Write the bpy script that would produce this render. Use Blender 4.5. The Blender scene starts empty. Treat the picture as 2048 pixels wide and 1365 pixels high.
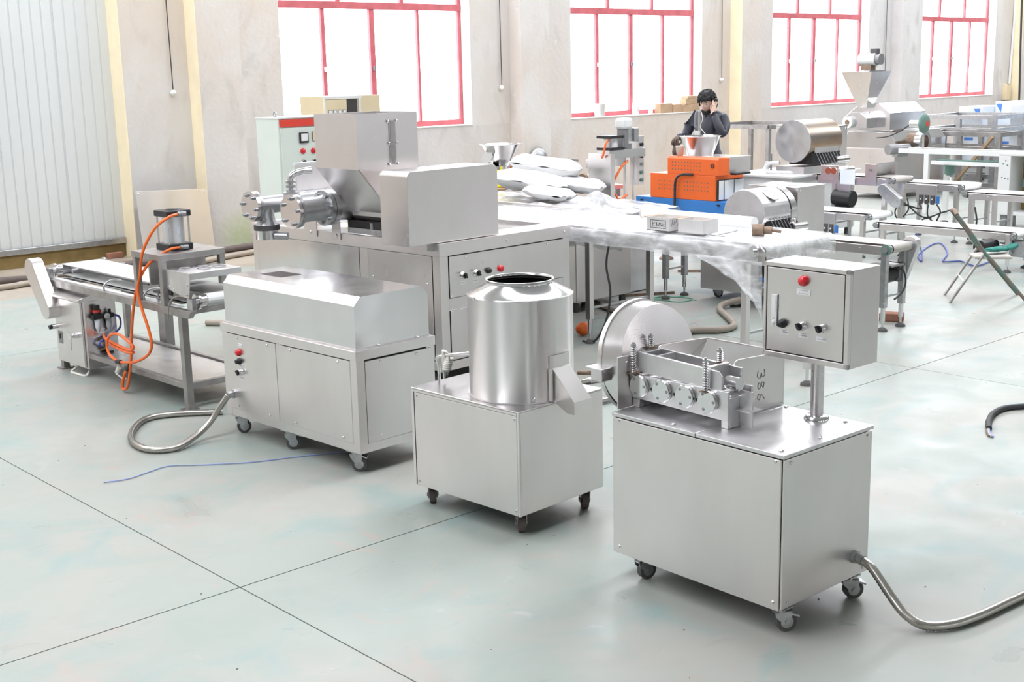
import bpy, math, random
from mathutils import Vector, Matrix, noise
random.seed(7)
C = bpy.context.scene
COL = C.collection
PI = math.pi
S = 0.763            # the coordinates below are in survey units; one unit is 0.763 m
# ------------------------------------------------------------------ camera
cam_d = bpy.data.cameras.new('camera')
cam = bpy.data.objects.new('camera', cam_d); COL.objects.link(cam)
cam_d.sensor_width = 36.0; cam_d.lens = 2510.4 / 2048 * 36.0
cam_d.clip_start = 0.05; cam_d.clip_end = 300
R = [[0.7361, -0.6765, -0.0223], [-0.1572, -0.1387, -0.9778], [0.6584, 0.7232, -0.2084]]
cam.matrix_world = Matrix(((R[0][0], -R[1][0], -R[2][0], 0), (R[0][1], -R[1][1], -R[2][1], 0),
                           (R[0][2], -R[1][2], -R[2][2], 2.62), (0, 0, 0, 1)))
C.camera = cam
# ------------------------------------------------------------------ daylight: a bright hazy sky, entering by windows and added roof openings
w = bpy.data.worlds.new('hazy_sky'); C.world = w; w.use_nodes = True
bg = w.node_tree.nodes['Background']
bg.inputs[0].default_value = (0.98, 0.995, 1.05, 1); bg.inputs[1].default_value = 7.0
C.view_settings.view_transform = 'Standard'
try: C.view_settings.look = 'None'
except Exception: pass
C.view_settings.exposure = 0.02
C.view_settings.gamma = 1.0
C.view_settings.use_curve_mapping = False
C.cycles.max_bounces = 10; C.cycles.diffuse_bounces = 6; C.cycles.glossy_bounces = 5
C.cycles.transparent_max_bounces = 16; C.cycles.caustics_reflective = False; C.cycles.caustics_refractive = False
C.cycles.sample_clamp_indirect = 8.0
def portal(name, loc, rot, sx, sy):
    l = bpy.data.lights.new(name, 'AREA'); l.shape = 'RECTANGLE'; l.size = sx; l.size_y = sy
    l.cycles.is_portal = True
    o = bpy.data.objects.new(name, l); COL.objects.link(o); o.location = loc; o.rotation_euler = rot
    return o
# hall dimensions
WY = 17.9; XL, XR, YF, ZC = -13.0, 48.0, -13.0, 9.0
BAYS = [11.36, 18.03, 24.65, 31.28]            # left edge of each window opening
SILL, WTOP, WW = 1.70, 5.30, 4.07
for k, x in enumerate(BAYS):
    portal('window_portal', (x + WW / 2, WY + 0.3, (SILL + WTOP) / 2), (-PI / 2, 0, 0), WW, WTOP - SILL)
RL = [6.0, 16.0]; RW = 3.2                # centre lines and width of unseen roof openings added for light
for y in RL: portal('added_roof_portal', (17.5, y, ZC + 0.1), (0, 0, 0), 56, RW)

# ------------------------------------------------------------------ materials
def nd(nt, t, **k):
    n = nt.nodes.new(t)
    for a, b in k.items(): setattr(n, a, b)
    return n
def mat(name, col, rough=0.5, metal=0.0, var=0.0, vscale=6.0, stretch=(1, 1, 1), bump=0.0, bscale=40.0, col2=None, rvar=0.0, coat=0.0, emis=None, estr=0.0, alpha=1.0, trans=0.0, ior=1.45, detail=4.0, aniso=0.0, lo=0.3, hi=0.7):
    m = bpy.data.materials.new(name); m.use_nodes = True; nt = m.node_tree
    p = nt.nodes['Principled BSDF']
    p.inputs['Base Color'].default_value = (*col, 1); p.inputs['Roughness'].default_value = rough
    p.inputs['Metallic'].default_value = metal; p.inputs['IOR'].default_value = ior
    p.inputs['Coat Weight'].default_value = coat; p.inputs['Alpha'].default_value = alpha
    p.inputs['Transmission Weight'].default_value = trans; p.inputs['Anisotropic'].default_value = aniso
    if emis: p.inputs['Emission Color'].default_value = (*emis, 1); p.inputs['Emission Strength'].default_value = estr
    if var or col2 or bump or rvar:
        tc = nd(nt, 'ShaderNodeTexCoord'); mp = nd(nt, 'ShaderNodeMapping'); mp.inputs['Scale'].default_value = stretch
        nt.links.new(tc.outputs['Object'], mp.inputs['Vector'])
        nz = nd(nt, 'ShaderNodeTexNoise'); nz.inputs['Scale'].default_value = vscale; nz.inputs['Detail'].default_value = detail
        nt.links.new(mp.outputs['Vector'], nz.inputs['Vector'])
        if var or col2:
            c2 = col2 or tuple(max(0, c * (1 - var)) for c in col)
            mx = nd(nt, 'ShaderNodeMix', data_type='RGBA'); mx.inputs[6].default_value = (*col, 1); mx.inputs[7].default_value = (*c2, 1)
            rp = nd(nt, 'ShaderNodeMapRange'); rp.inputs[1].default_value = lo; rp.inputs[2].default_value = hi
            nt.links.new(nz.outputs[0], rp.inputs[0]); nt.links.new(rp.outputs[0], mx.inputs[0]); nt.links.new(mx.outputs[2], p.inputs['Base Color'])
        if rvar:
            rr = nd(nt, 'ShaderNodeMapRange'); rr.inputs[1].default_value = 0.3; rr.inputs[2].default_value = 0.7
            rr.inputs[3].default_value = max(0.02, rough - rvar); rr.inputs[4].default_value = rough + rvar
            nt.links.new(nz.outputs[0], rr.inputs[0]); nt.links.new(rr.outputs[0], p.inputs['Roughness'])
        if bump:
            nb = nd(nt, 'ShaderNodeTexNoise'); nb.inputs['Scale'].default_value = bscale; nb.inputs['Detail'].default_value = 3
            nt.links.new(mp.outputs['Vector'], nb.inputs['Vector'])
            bp = nd(nt, 'ShaderNodeBump'); bp.inputs['Strength'].default_value = bump; bp.inputs['Distance'].default_value = 0.01
            nt.links.new(nb.outputs[0], bp.inputs['Height']); nt.links.new(bp.outputs[0], p.inputs['Normal'])
    return m
M = {}
M['steel'] = mat('brushed_stainless', (0.77, 0.75, 0.75), 0.25, 1.0, var=0.05, vscale=3.0, stretch=(3, 3, 1), rvar=0.03)
M['panel'] = mat('satin_stainless_panel', (0.80, 0.765, 0.755), 0.32, 1.0, var=0.06, vscale=1.6, stretch=(2, 2, 1), rvar=0.05)
M['bright'] = mat('polished_stainless', (0.77, 0.76, 0.77), 0.16, 1.0, var=0.06, vscale=4, rvar=0.04)
M['plate'] = mat('mill_steel_plate', (0.76, 0.75, 0.76), 0.38, 1.0, var=0.16, vscale=5, rvar=0.10, bump=0.04)
M['frame'] = mat('grey_steel_tube', (0.46, 0.44, 0.43), 0.45, 1.0, var=0.25, vscale=7, rvar=0.1)
M['cast'] = mat('turned_cast_steel', (0.58, 0.58, 0.60), 0.36, 1.0, var=0.22, vscale=14, rvar=0.08, bump=0.05, bscale=60)
M['chair'] = mat('chipped_green_chair_paint', (0.12, 0.20, 0.17), 0.5, col2=(0.21, 0.17, 0.14), vscale=7, lo=0.42, hi=0.58)
M['rust'] = mat('rusty_steel', (0.33, 0.24, 0.18), 0.6, 0.7, var=0.4, vscale=20, bump=0.15)
M['brown_drum'] = mat('heat_browned_steel', (0.50, 0.45, 0.41), 0.34, 1.0, col2=(0.36, 0.25, 0.16), vscale=2.2, stretch=(0.4, 3, 3), rvar=0.05)
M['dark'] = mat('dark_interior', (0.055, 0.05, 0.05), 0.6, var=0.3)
M['black'] = mat('black_plastic', (0.02, 0.02, 0.022), 0.4)
M['rubber'] = mat('grey_rubber', (0.11, 0.105, 0.105), 0.7, var=0.2)
M['rubber_brown'] = mat('worn_rubber', (0.15, 0.12, 0.11), 0.7, var=0.3)
M['red'] = mat('red_lens', (0.70, 0.01, 0.02), 0.2, coat=0.5)
M['white'] = mat('white_plastic', (0.82, 0.82, 0.82), 0.4, var=0.04)
M['label'] = mat('white_label', (0.85, 0.84, 0.86), 0.6)
M['ink'] = mat('grey_print', (0.30, 0.30, 0.34), 0.7)
M['marker'] = mat('marker_ink', (0.09, 0.08, 0.09), 0.7)
M['belt'] = mat('white_belt', (0.84, 0.84, 0.83), 0.45, var=0.04)
M['tanbelt'] = mat('dusty_grey_belt', (0.56, 0.52, 0.48), 0.6, var=0.15)
M['orange_hose'] = mat('orange_hose', (0.90, 0.17, 0.03), 0.35)
M['orange'] = mat('orange_paint', (0.90, 0.16, 0.035), 0.38, var=0.08, vscale=3)
M['blue'] = mat('blue_paint', (0.05, 0.22, 0.60), 0.4, var=0.08, vscale=3)
M['bluehose'] = mat('blue_tube', (0.13, 0.17, 0.60), 0.35)
M['bluewire'] = mat('blue_wire', (0.30, 0.37, 0.68), 0.5)
M['greenwire'] = mat('green_wire', (0.25, 0.55, 0.42), 0.5)
M['palegreen'] = mat('pale_green_enamel', (0.72, 0.78, 0.72), 0.35, var=0.04, vscale=3)
M['beige'] = mat('beige_enamel', (0.78, 0.66, 0.44), 0.42, var=0.06, vscale=3)
M['redband'] = mat('red_band_paint', (0.75, 0.06, 0.04), 0.4)
M['winred'] = mat('red_window_paint', (0.62, 0.15, 0.17), 0.5, var=0.25, vscale=5)
M['green'] = mat('green_paint', (0.15, 0.26, 0.22), 0.45, var=0.2)
M['greencloth'] = mat('green_cloth', (0.06, 0.30, 0.25), 0.9, var=0.3, vscale=15, bump=0.3)
M['yellow'] = mat('yellow_plastic', (0.92, 0.86, 0.02), 0.4)
M['cardboard'] = mat('cardboard', (0.52, 0.36, 0.23), 0.8, var=0.2)
M['carton'] = mat('white_carton', (0.78, 0.76, 0.75), 0.7, var=0.1)
M['sack'] = mat('white_woven_sack', (0.80, 0.80, 0.80), 0.6, var=0.06, vscale=8, bump=0.25, bscale=14)
M['conduit'] = mat('steel_conduit', (0.52, 0.50, 0.46), 0.30, 1.0, var=0.15)
M['tanhose'] = mat('tan_hose', (0.42, 0.36, 0.30), 0.6, var=0.2)
M['blackcable'] = mat('black_cable', (0.05, 0.05, 0.055), 0.55, var=0.3)
M['whitecable'] = mat('white_cable', (0.78, 0.76, 0.70), 0.55)
M['cylinder'] = mat('white_anodised_aluminium', (0.74, 0.76, 0.78), 0.32, 0.6, var=0.04)
M['motor'] = mat('grey_motor', (0.32, 0.32, 0.33), 0.4, 0.5, var=0.2)
M['galv'] = mat('galvanised_steel', (0.55, 0.56, 0.57), 0.35, 1.0, var=0.25, vscale=18, rvar=0.1)
M['bluefilm'] = mat('blue_white_protective_film', (0.74, 0.81, 0.90), 0.3, 0.0, col2=(0.86, 0.89, 0.93), vscale=3)
M['bluemark'] = mat('blue_print', (0.10, 0.26, 0.72), 0.4)
M['wood'] = mat('timber', (0.52, 0.36, 0.22), 0.7, var=0.3, vscale=6, stretch=(1, 8, 8))
M['brick'] = mat('clay_brick', (0.42, 0.20, 0.14), 0.85, var=0.4, bump=0.3)
M['whitepaint'] = mat('white_paint', (0.80, 0.80, 0.79), 0.5, var=0.05, vscale=4)
M['cream'] = mat('cream_plaster', (0.95, 0.84, 0.60), 0.75, var=0.10, vscale=2.5, bump=0.1)  # cream tone for the door reveal and left flanks of alternate piers
M['ochre'] = mat('ochre_paint', (0.30, 0.21, 0.08), 0.7, var=0.3)
M['hair'] = mat('black_hair', (0.012, 0.011, 0.012), 0.45, var=0.4, vscale=30, stretch=(1, 1, 0.15), bump=0.5, bscale=60)
M['skin'] = mat('skin', (0.80, 0.55, 0.45), 0.5, var=0.06)
M['jacket'] = mat('dark_navy_jacket', (0.055, 0.058, 0.078), 0.42, var=0.3, vscale=6, bump=0.35, bscale=9)
M['knit'] = mat('black_knit', (0.014, 0.013, 0.015), 0.85, bump=0.5, bscale=70)
M['trouser'] = mat('dark_trousers', (0.05, 0.05, 0.06), 0.8)
M['glove'] = mat('brown_work_glove', (0.16, 0.12, 0.10), 0.85, var=0.3, bump=0.4)
M['lip'] = mat('lips', (0.50, 0.22, 0.20), 0.5)
M['eye'] = mat('eye_dark', (0.02, 0.015, 0.012), 0.3)
M['cup'] = mat('paper_cup', (0.80, 0.76, 0.68), 0.6, col2=(0.80, 0.58, 0.50), vscale=9, lo=0.62, hi=0.66)
def glass_mat():
    m = bpy.data.materials.new('window_glass'); m.use_nodes = True; nt = m.node_tree
    nt.nodes.remove(nt.nodes['Principled BSDF']); out = nt.nodes['Material Output']
    t = nd(nt, 'ShaderNodeBsdfTransparent'); t.inputs[0].default_value = (0.96, 0.98, 0.98, 1)
    g = nd(nt, 'ShaderNodeBsdfGlossy'); g.inputs['Roughness'].default_value = 0.02
    mx = nd(nt, 'ShaderNodeMixShader'); mx.inputs[0].default_value = 0.06
    nt.links.new(t.outputs[0], mx.inputs[1]); nt.links.new(g.outputs[0], mx.inputs[2]); nt.links.new(mx.outputs[0], out.inputs[0])
    return m
M['glass'] = glass_mat()
def spun_mat():                                # sheet polished round the axis: highlights smear along the axis
    m = mat('spun_stainless', (0.82, 0.79, 0.79), 0.36, 1.0, var=0.04, vscale=3, aniso=1.0); nt = m.node_tree; p = nt.nodes['Principled BSDF']
    tg = nd(nt, 'ShaderNodeTangent', direction_type='RADIAL', axis='Z'); nt.links.new(tg.outputs[0], p.inputs['Tangent']); p.inputs['Anisotropic Rotation'].default_value = 0.25
    return m
M['spun'] = spun_mat()
def film_mat():
    m = bpy.data.materials.new('clear_plastic_film'); m.use_nodes = True; nt = m.node_tree
    p = nt.nodes['Principled BSDF']; out = nt.nodes['Material Output']
    p.inputs['Base Color'].default_value = (0.95, 0.95, 0.97, 1); p.inputs['Roughness'].default_value = 0.28
    tc = nd(nt, 'ShaderNodeTexCoord'); mp = nd(nt, 'ShaderNodeMapping'); mp.inputs['Scale'].default_value = (3, 1.2, 3.2)
    nt.links.new(tc.outputs['Object'], mp.inputs[0])
    nz = nd(nt, 'ShaderNodeTexNoise'); nz.inputs['Scale'].default_value = 3.2; nz.inputs['Detail'].default_value = 6; nz.inputs['Distortion'].default_value = 0.8
    nt.links.new(mp.outputs[0], nz.inputs['Vector'])
    bp = nd(nt, 'ShaderNodeBump'); bp.inputs['Strength'].default_value = 0.35; bp.inputs['Distance'].default_value = 0.02
    nt.links.new(nz.outputs[0], bp.inputs['Height']); nt.links.new(bp.outputs[0], p.inputs['Normal'])
    rp = nd(nt, 'ShaderNodeMapRange'); rp.inputs[1].default_value = 0.35; rp.inputs[2].default_value = 0.65; rp.inputs[3].default_value = 0.28; rp.inputs[4].default_value = 0.80
    nt.links.new(nz.outputs[0], rp.inputs[0]); nt.links.new(rp.outputs[0], p.inputs['Alpha'])
    return m
M['film'] = film_mat()
def plaster_mat(k=1.0, nm='bare_cement_render'):
    m = bpy.data.materials.new(nm); m.use_nodes = True; nt = m.node_tree
    p = nt.nodes['Principled BSDF']; p.inputs['Roughness'].default_value = 0.85
    tc = nd(nt, 'ShaderNodeTexCoord')
    def nz(sc, det, st=(1, 1, 1), dist=0.0):
        mp = nd(nt, 'ShaderNodeMapping'); mp.inputs['Scale'].default_value = st; nt.links.new(tc.outputs['Object'], mp.inputs[0])
        n = nd(nt, 'ShaderNodeTexNoise'); n.inputs['Scale'].default_value = sc; n.inputs['Detail'].default_value = det; n.inputs['Distortion'].default_value = dist
        nt.links.new(mp.outputs[0], n.inputs['Vector']); return n
    def mix(a, b, f, lo, hi):
        r = nd(nt, 'ShaderNodeMapRange'); r.inputs[1].default_value = lo; r.inputs[2].default_value = hi; nt.links.new(f, r.inputs[0])
        x = nd(nt, 'ShaderNodeMix', data_type='RGBA'); nt.links.new(r.outputs[0], x.inputs[0])
        for s, v in ((6, a), (7, b)):
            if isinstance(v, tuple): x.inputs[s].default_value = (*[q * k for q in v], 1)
            else: nt.links.new(v, x.inputs[s])
        return x.outputs[2]
    base = mix((0.612, 0.594, 0.585), (0.666, 0.576, 0.495), nz(0.10, 1).outputs[0], 0.42, 0.58)
    c = mix(base, (0.684, 0.666, 0.648), nz(0.9, 6, (1, 1, 0.6), 1.0).outputs[0], 0.45, 0.75)
    c = mix(c, (0.468, 0.441, 0.414), nz(2.3, 7, (1, 1, 0.5), 0.6).outputs[0], 0.56, 0.85)
    c = mix(c, (0.756, 0.738, 0.720), nz(7, 5).outputs[0], 0.68, 0.80)
    # a patch of green damp at the foot of the first pier
    sx = nd(nt, 'ShaderNodeSeparateXYZ'); nt.links.new(tc.outputs['Object'], sx.inputs[0])
    def m_(op, a, b):
        n = nd(nt, 'ShaderNodeMath', operation=op)
        for k, v in ((0, a), (1, b)):
            if isinstance(v, (int, float)): n.inputs[k].default_value = v
            else: nt.links.new(v, n.inputs[k])
        return n.outputs[0]
    dx = m_('MULTIPLY', m_('SUBTRACT', sx.outputs[0], 10.25), 2.2); dz = m_('MULTIPLY', m_('SUBTRACT', sx.outputs[2], 0.2), 2.3)
    dd = m_('ADD', m_('ADD', m_('MULTIPLY', dx, dx), m_('MULTIPLY', dz, dz)), m_('MULTIPLY', nz(6, 6).outputs[0], 1.6))
    c = mix((0.50, 0.55, 0.38), c, dd, 0.75, 1.9)
    nt.links.new(c, p.inputs['Base Color'])
    b = nd(nt, 'ShaderNodeBump'); b.inputs['Strength'].default_value = 0.25; b.inputs['Distance'].default_value = 0.02
    nt.links.new(nz(12, 6).outputs[0], b.inputs['Height']); nt.links.new(b.outputs[0], p.inputs['Normal'])
    return m
M['plaster'] = plaster_mat(); M['shaded_plaster'] = plaster_mat(0.94, 'backlit_shade_plaster')  # second copy is darker: backlit shade below the sills, put into the colour
def floor_mat():
    m = bpy.data.materials.new('worn_green_floor_paint'); m.use_nodes = True; nt = m.node_tree
    p = nt.nodes['Principled BSDF']
    tc = nd(nt, 'ShaderNodeTexCoord')
    def nz(sc, det, st=(1, 1, 1), dist=0.0, off=(0, 0, 0)):
        mp = nd(nt, 'ShaderNodeMapping'); mp.inputs['Scale'].default_value = st; mp.inputs['Location'].default_value = off; nt.links.new(tc.outputs['Object'], mp.inputs[0])
        n = nd(nt, 'ShaderNodeTexNoise'); n.inputs['Scale'].default_value = sc; n.inputs['Detail'].default_value = det; n.inputs['Distortion'].default_value = dist
        nt.links.new(mp.outputs[0], n.inputs['Vector']); return n.outputs[0]
    def rng(f, lo, hi, a=0.0, b=1.0):
        r = nd(nt, 'ShaderNodeMapRange'); r.inputs[1].default_value = lo; r.inputs[2].default_value = hi; r.inputs[3].default_value = a; r.inputs[4].default_value = b
        nt.links.new(f, r.inputs[0]); return r.outputs[0]
    def mix(a, b, f):
        x = nd(nt, 'ShaderNodeMix', data_type='RGBA'); nt.links.new(f, x.inputs[0])
        for s, v in ((6, a), (7, b)):
            if isinstance(v, tuple): x.inputs[s].default_value = (*v, 1)
            else: nt.links.new(v, x.inputs[s])
        return x.outputs[2]
    c = mix((0.341, 0.383, 0.349), (0.380, 0.380, 0.347), rng(nz(0.7, 5, dist=0.5), 0.40, 0.62))
    c = mix(c, (0.281, 0.368, 0.348), rng(nz(1.3, 7, (1, 1.3, 1), 1.2, (3, 1, 0)), 0.53, 0.72))
    c = mix(c, (0.430, 0.355, 0.314), rng(nz(2.1, 7, (1.4, 1, 1), 1.4, (7, 2, 0)), 0.62, 0.80))
    c = mix(c, (0.298, 0.307, 0.282), rng(nz(4.5, 8, (1, 2.2, 1), 1.5, (1, 9, 0)), 0.64, 0.86))
    c = mix(c, (0.449, 0.458, 0.458), rng(nz(1.7, 9, (1, 1, 1), 2.0, (5, 5, 0)), 0.68, 0.80))
    sx = nd(nt, 'ShaderNodeSeparateXYZ'); nt.links.new(tc.outputs['Object'], sx.inputs[0])
    a = nd(nt, 'ShaderNodeMath', operation='MULTIPLY_ADD'); a.inputs[1].default_value = 0.5; nt.links.new(nz(0.9, 5), a.inputs[0]); nt.links.new(sx.outputs[1], a.inputs[2])
    bare = mix((0.409, 0.358, 0.293), (0.340, 0.298, 0.249), rng(nz(1.8, 7, dist=0.8), 0.45, 0.75))
    c = mix(c, bare, rng(a.outputs[0], 15.75, 16.0))
    nt.links.new(c, p.inputs['Base Color'])
    nt.links.new(rng(nz(2.4, 6, dist=0.6), 0.3, 0.7, 0.26, 0.50), p.inputs['Roughness'])
    b = nd(nt, 'ShaderNodeBump'); b.inputs['Strength'].default_value = 0.06; b.inputs['Distance'].default_value = 0.01
    nt.links.new(nz(9, 5), b.inputs['Height']); nt.links.new(b.outputs[0], p.inputs['Normal'])
    return m
M['floor'] = floor_mat()
M['joint'] = mat('joint_filler', (0.34, 0.27, 0.22), 0.9, var=0.4, vscale=9)
M['doorpanel'] = mat('pale_sandwich_panel', (0.66, 0.68, 0.68), 0.42, var=0.05, vscale=1.5, stretch=(1, 1, 0.3))
M['hallwall'] = mat('pale_hall_plaster', (0.42, 0.41, 0.39), 0.9, var=0.12, vscale=0.4)
M['roof'] = mat('pale_roof_sheet', (0.66, 0.66, 0.66), 0.8)

# ------------------------------------------------------------------ mesh builder
class B:
    def __init__(s): s.v = []; s.f = []; s.sm = []
    def add(s, vs, fs, smooth=False):
        k = len(s.v); s.v += [tuple(v) for v in vs]
        for f in fs: s.f.append(tuple(i + k for i in f)); s.sm.append(smooth)
        return s
    def box(s, a, b):
        x0, y0, z0 = (min(a[i], b[i]) for i in range(3)); x1, y1, z1 = (max(a[i], b[i]) for i in range(3))
        return s.add([(x0, y0, z0), (x1, y0, z0), (x1, y1, z0), (x0, y1, z0), (x0, y0, z1), (x1, y0, z1), (x1, y1, z1), (x0, y1, z1)],
                     [(3, 2, 1, 0), (4, 5, 6, 7), (0, 1, 5, 4), (1, 2, 6, 5), (2, 3, 7, 6), (3, 0, 4, 7)])
    def bar(s, p, q, w, h=None, up=(0, 0, 1)):
        h = h or w; p = Vector(p); q = Vector(q); d = (q - p).normalized(); u = Vector(up)
        if abs(d.dot(u)) > 0.99: u = Vector((1, 0, 0))
        a = d.cross(u).normalized(); b = a.cross(d).normalized(); vs = []
        for c in (p, q):
            for i, j in ((-1, -1), (1, -1), (1, 1), (-1, 1)): vs.append(c + a * i * w / 2 + b * j * h / 2)
        return s.add(vs, [(3, 2, 1, 0), (4, 5, 6, 7), (0, 1, 5, 4), (1, 2, 6, 5), (2, 3, 7, 6), (3, 0, 4, 7)])
    def cyl(s, p, q, r, r2=None, n=20, caps=True):
        r2 = r if r2 is None else r2; p = Vector(p); q = Vector(q); d = (q - p).normalized()
        u = Vector((0, 0, 1)) if abs(d.z) < 0.9 else Vector((1, 0, 0)); a = d.cross(u).normalized(); b = d.cross(a)
        ring = [a * math.cos(2 * PI * i / n) + b * math.sin(2 * PI * i / n) for i in range(n)]
        P = [p + e * r for e in ring]; Q = [q + e * r2 for e in ring]
        s.add(P + Q, [(i, (i + 1) % n, n + (i + 1) % n, n + i) for i in range(n)], True)
        if caps:
            s.add(P, [tuple(range(n - 1, -1, -1))]); s.add(Q, [tuple(range(n))])
        return s
    def pipe(s, p, q, r, ri, n=24):            # an open ring or drum wall with thickness
        s.cyl(p, q, r, n=n, caps=False); s.cyl(q, p, ri, n=n, caps=False)
        for c in (p, q): s.annulus(c, (Vector(q) - Vector(p)) * (1 if c is q else -1), ri, r, n)
        return s
    def annulus(s, c, d, r0, r1, n=24):
        c = Vector(c); d = Vector(d).normalized(); u = Vector((0, 0, 1)) if abs(d.z) < 0.9 else Vector((1, 0, 0)); a = d.cross(u).normalized(); b = d.cross(a)
        e = [a * math.cos(2 * PI * i / n) + b * math.sin(2 * PI * i / n) for i in range(n)]
        return s.add([c + x * r0 for x in e] + [c + x * r1 for x in e], [(i, n + i, n + (i + 1) % n, (i + 1) % n) for i in range(n)])
    def lathe(s, prof, c=(0, 0, 0), axis='z', n=32, smooth=True):
        vs = []; m = len(prof)
        for r, h in prof:
            for i in range(n):
                x, y = r * math.cos(2 * PI * i / n), r * math.sin(2 * PI * i / n)
                v = {'z': (x, y, h), 'x': (h, x, y), 'y': (y, h, x)}[axis]
                vs.append((v[0] + c[0], v[1] + c[1], v[2] + c[2]))
        fs = [(j * n + i, j * n + (i + 1) % n, (j + 1) * n + (i + 1) % n, (j + 1) * n + i) for j in range(m - 1) for i in range(n)]
        return s.add(vs, fs, smooth)
    def prism(s, pts, axis, a, b):             # polygon extruded along an axis; pts are the two other coordinates in x,y,z order
        def P(p, t): return {'x': (t, p[0], p[1]), 'y': (p[0], t, p[1]), 'z': (p[0], p[1], t)}[axis]
        n = len(pts); vs = [P(p, a) for p in pts] + [P(p, b) for p in pts]
        return s.add(vs, [tuple(range(n - 1, -1, -1)), tuple(range(n, 2 * n))] + [(i, (i + 1) % n, n + (i + 1) % n, n + i) for i in range(n)])
    def tube(s, pts, r, n=8, steps=6, raw=False, rib=None, closed=False):
        P = [Vector(p) for p in pts]
        if not raw:
            Q = []; L = len(P)
            for i in range(L - 1):
                p0 = P[max(i - 1, 0)]; p1 = P[i]; p2 = P[i + 1]; p3 = P[min(i + 2, L - 1)]
                k = steps if rib is None else max(2, int((p2 - p1).length / rib))
                for t in range(k):
                    u = t / k
                    Q.append(0.5 * ((2 * p1) + (p2 - p0) * u + (2 * p0 - 5 * p1 + 4 * p2 - p3) * u * u + (3 * p1 - p0 - 3 * p2 + p3) * u ** 3))
            Q.append(P[-1]); P = Q
        L = len(P); vs = []; a = None
        for i in range(L):
            d = (P[min(i + 1, L - 1)] - P[max(i - 1, 0)])
            if d.length < 1e-9: d = Vector((0, 0, 1))
            d.normalize()
            if a is None:
                u = Vector((0, 0, 1)) if abs(d.z) < 0.9 else Vector((1, 0, 0)); a = d.cross(u).normalized()
            else:
                a = a - d * a.dot(d)
                a = a.normalized() if a.length > 1e-6 else d.orthogonal().normalized()
            b = d.cross(a); rr = r if rib is None else r * (1.0 if i % 2 else 0.86)
            vs += [P[i] + (a * math.cos(2 * PI * k / n) + b * math.sin(2 * PI * k / n)) * rr for k in range(n)]
        s.add(vs, [(j * n + i, j * n + (i + 1) % n, (j + 1) * n + (i + 1) % n, (j + 1) * n + i) for j in range(L - 1) for i in range(n)], True)
        s.add(vs[:n], [tuple(range(n - 1, -1, -1))]); s.add(vs[-n:], [tuple(range(n))])
        return s
    def sph(s, c, r, n=16, m=10, sq=(1, 1, 1), jit=0.0, seed=0):
        vs = []
        for j in range(m + 1):
            t = PI * j / m
            for i in range(n):
                p = 2 * PI * i / n; d = Vector((math.sin(t) * math.cos(p), math.sin(t) * math.sin(p), math.cos(t)))
                k = 1 + (jit * noise.noise(d * 2.2 + Vector((seed, 0, 0))) if jit else 0)
                vs.append((c[0] + d.x * r * sq[0] * k, c[1] + d.y * r * sq[1] * k, c[2] + d.z * r * sq[2] * k))
        return s.add(vs, [(j * n + i, (j + 1) * n + i, (j + 1) * n + (i + 1) % n, j * n + (i + 1) % n) for j in range(m) for i in range(n)], True)
    def dome(s, c, d, r, n=8):                 # a screw head
        c = Vector(c); d = Vector(d).normalized(); u = Vector((0, 0, 1)) if abs(d.z) < 0.9 else Vector((1, 0, 0)); a = d.cross(u).normalized(); b = d.cross(a)
        vs = []
        for rr, h in ((r, 0), (r, r * 0.35), (r * 0.55, r * 0.6)):
            vs += [c + (a * math.cos(2 * PI * i / n) + b * math.sin(2 * PI * i / n)) * rr + d * h for i in range(n)]
        return s.add(vs, [(j * n + i, j * n + (i + 1) % n, (j + 1) * n + (i + 1) % n, (j + 1) * n + i) for j in range(2) for i in range(n)] + [tuple(range(2 * n, 3 * n))])
    def obj(s, name, m, parent=None, bevel=0.0, seg=2, kind=None, label=None):
        me = bpy.data.meshes.new(name); me.from_pydata(s.v, [], s.f); me.update()
        me.polygons.foreach_set('use_smooth', s.sm)
        o = bpy.data.objects.new(name, me); COL.objects.link(o)
        me.materials.append(M[m] if isinstance(m, str) else m)
        if parent: o.parent = parent
        if bevel:
            b = o.modifiers.new('bevel', 'BEVEL'); b.width = bevel; b.segments = seg; b.limit_method = 'ANGLE'; b.angle_limit = math.radians(50); b.harden_normals = False
        if kind: o['kind'] = kind
        if label: o['label'] = label
        return o
def thing(name, label, cat, loc=(0, 0, 0), rz=0.0, group=None):
    o = bpy.data.objects.new(name, None); COL.objects.link(o); o.empty_display_size = 0.1
    o.location = loc; o.rotation_euler = (0, 0, rz); o['label'] = label; o['category'] = cat
    if group: o['group'] = group
    return o
def tag(o, label, cat, group=None, kind=None):
    o['label'] = label; o['category'] = cat
    if group: o['group'] = group
    if kind: o['kind'] = kind
    return o
def struct(o):
    o['kind'] = 'structure'; return o
def text(body, size, mt, parent, M4, name='lettering', ext=0.0006):
    cu = bpy.data.curves.new(name, 'FONT'); cu.body = body; cu.size = size; cu.align_x = 'CENTER'; cu.align_y = 'CENTER'; cu.extrude = ext
    o = bpy.data.objects.new(name, cu); COL.objects.link(o); cu.materials.append(M[mt]); o.parent = parent; o.matrix_local = M4
    return o
def face_m(p, normal, up=(0, 0, 1), roll=0.0):    # a frame on a surface: x right, y up, z out
    z = Vector(normal).normalized(); y = Vector(up); y = (y - z * y.dot(z)).normalized(); x = y.cross(z)
    m = Matrix(((x.x, y.x, z.x, p[0]), (x.y, y.y, z.y, p[1]), (x.z, y.z, z.z, p[2]), (0, 0, 0, 1)))
    return m @ Matrix.Rotation(roll, 4, 'Z')
def screws(parent, pts, d, r=0.008):
    b = B()
    for p in pts: b.dome(p, d, r)
    return b.obj('screws', 'bright', parent, kind='stuff')
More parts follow.
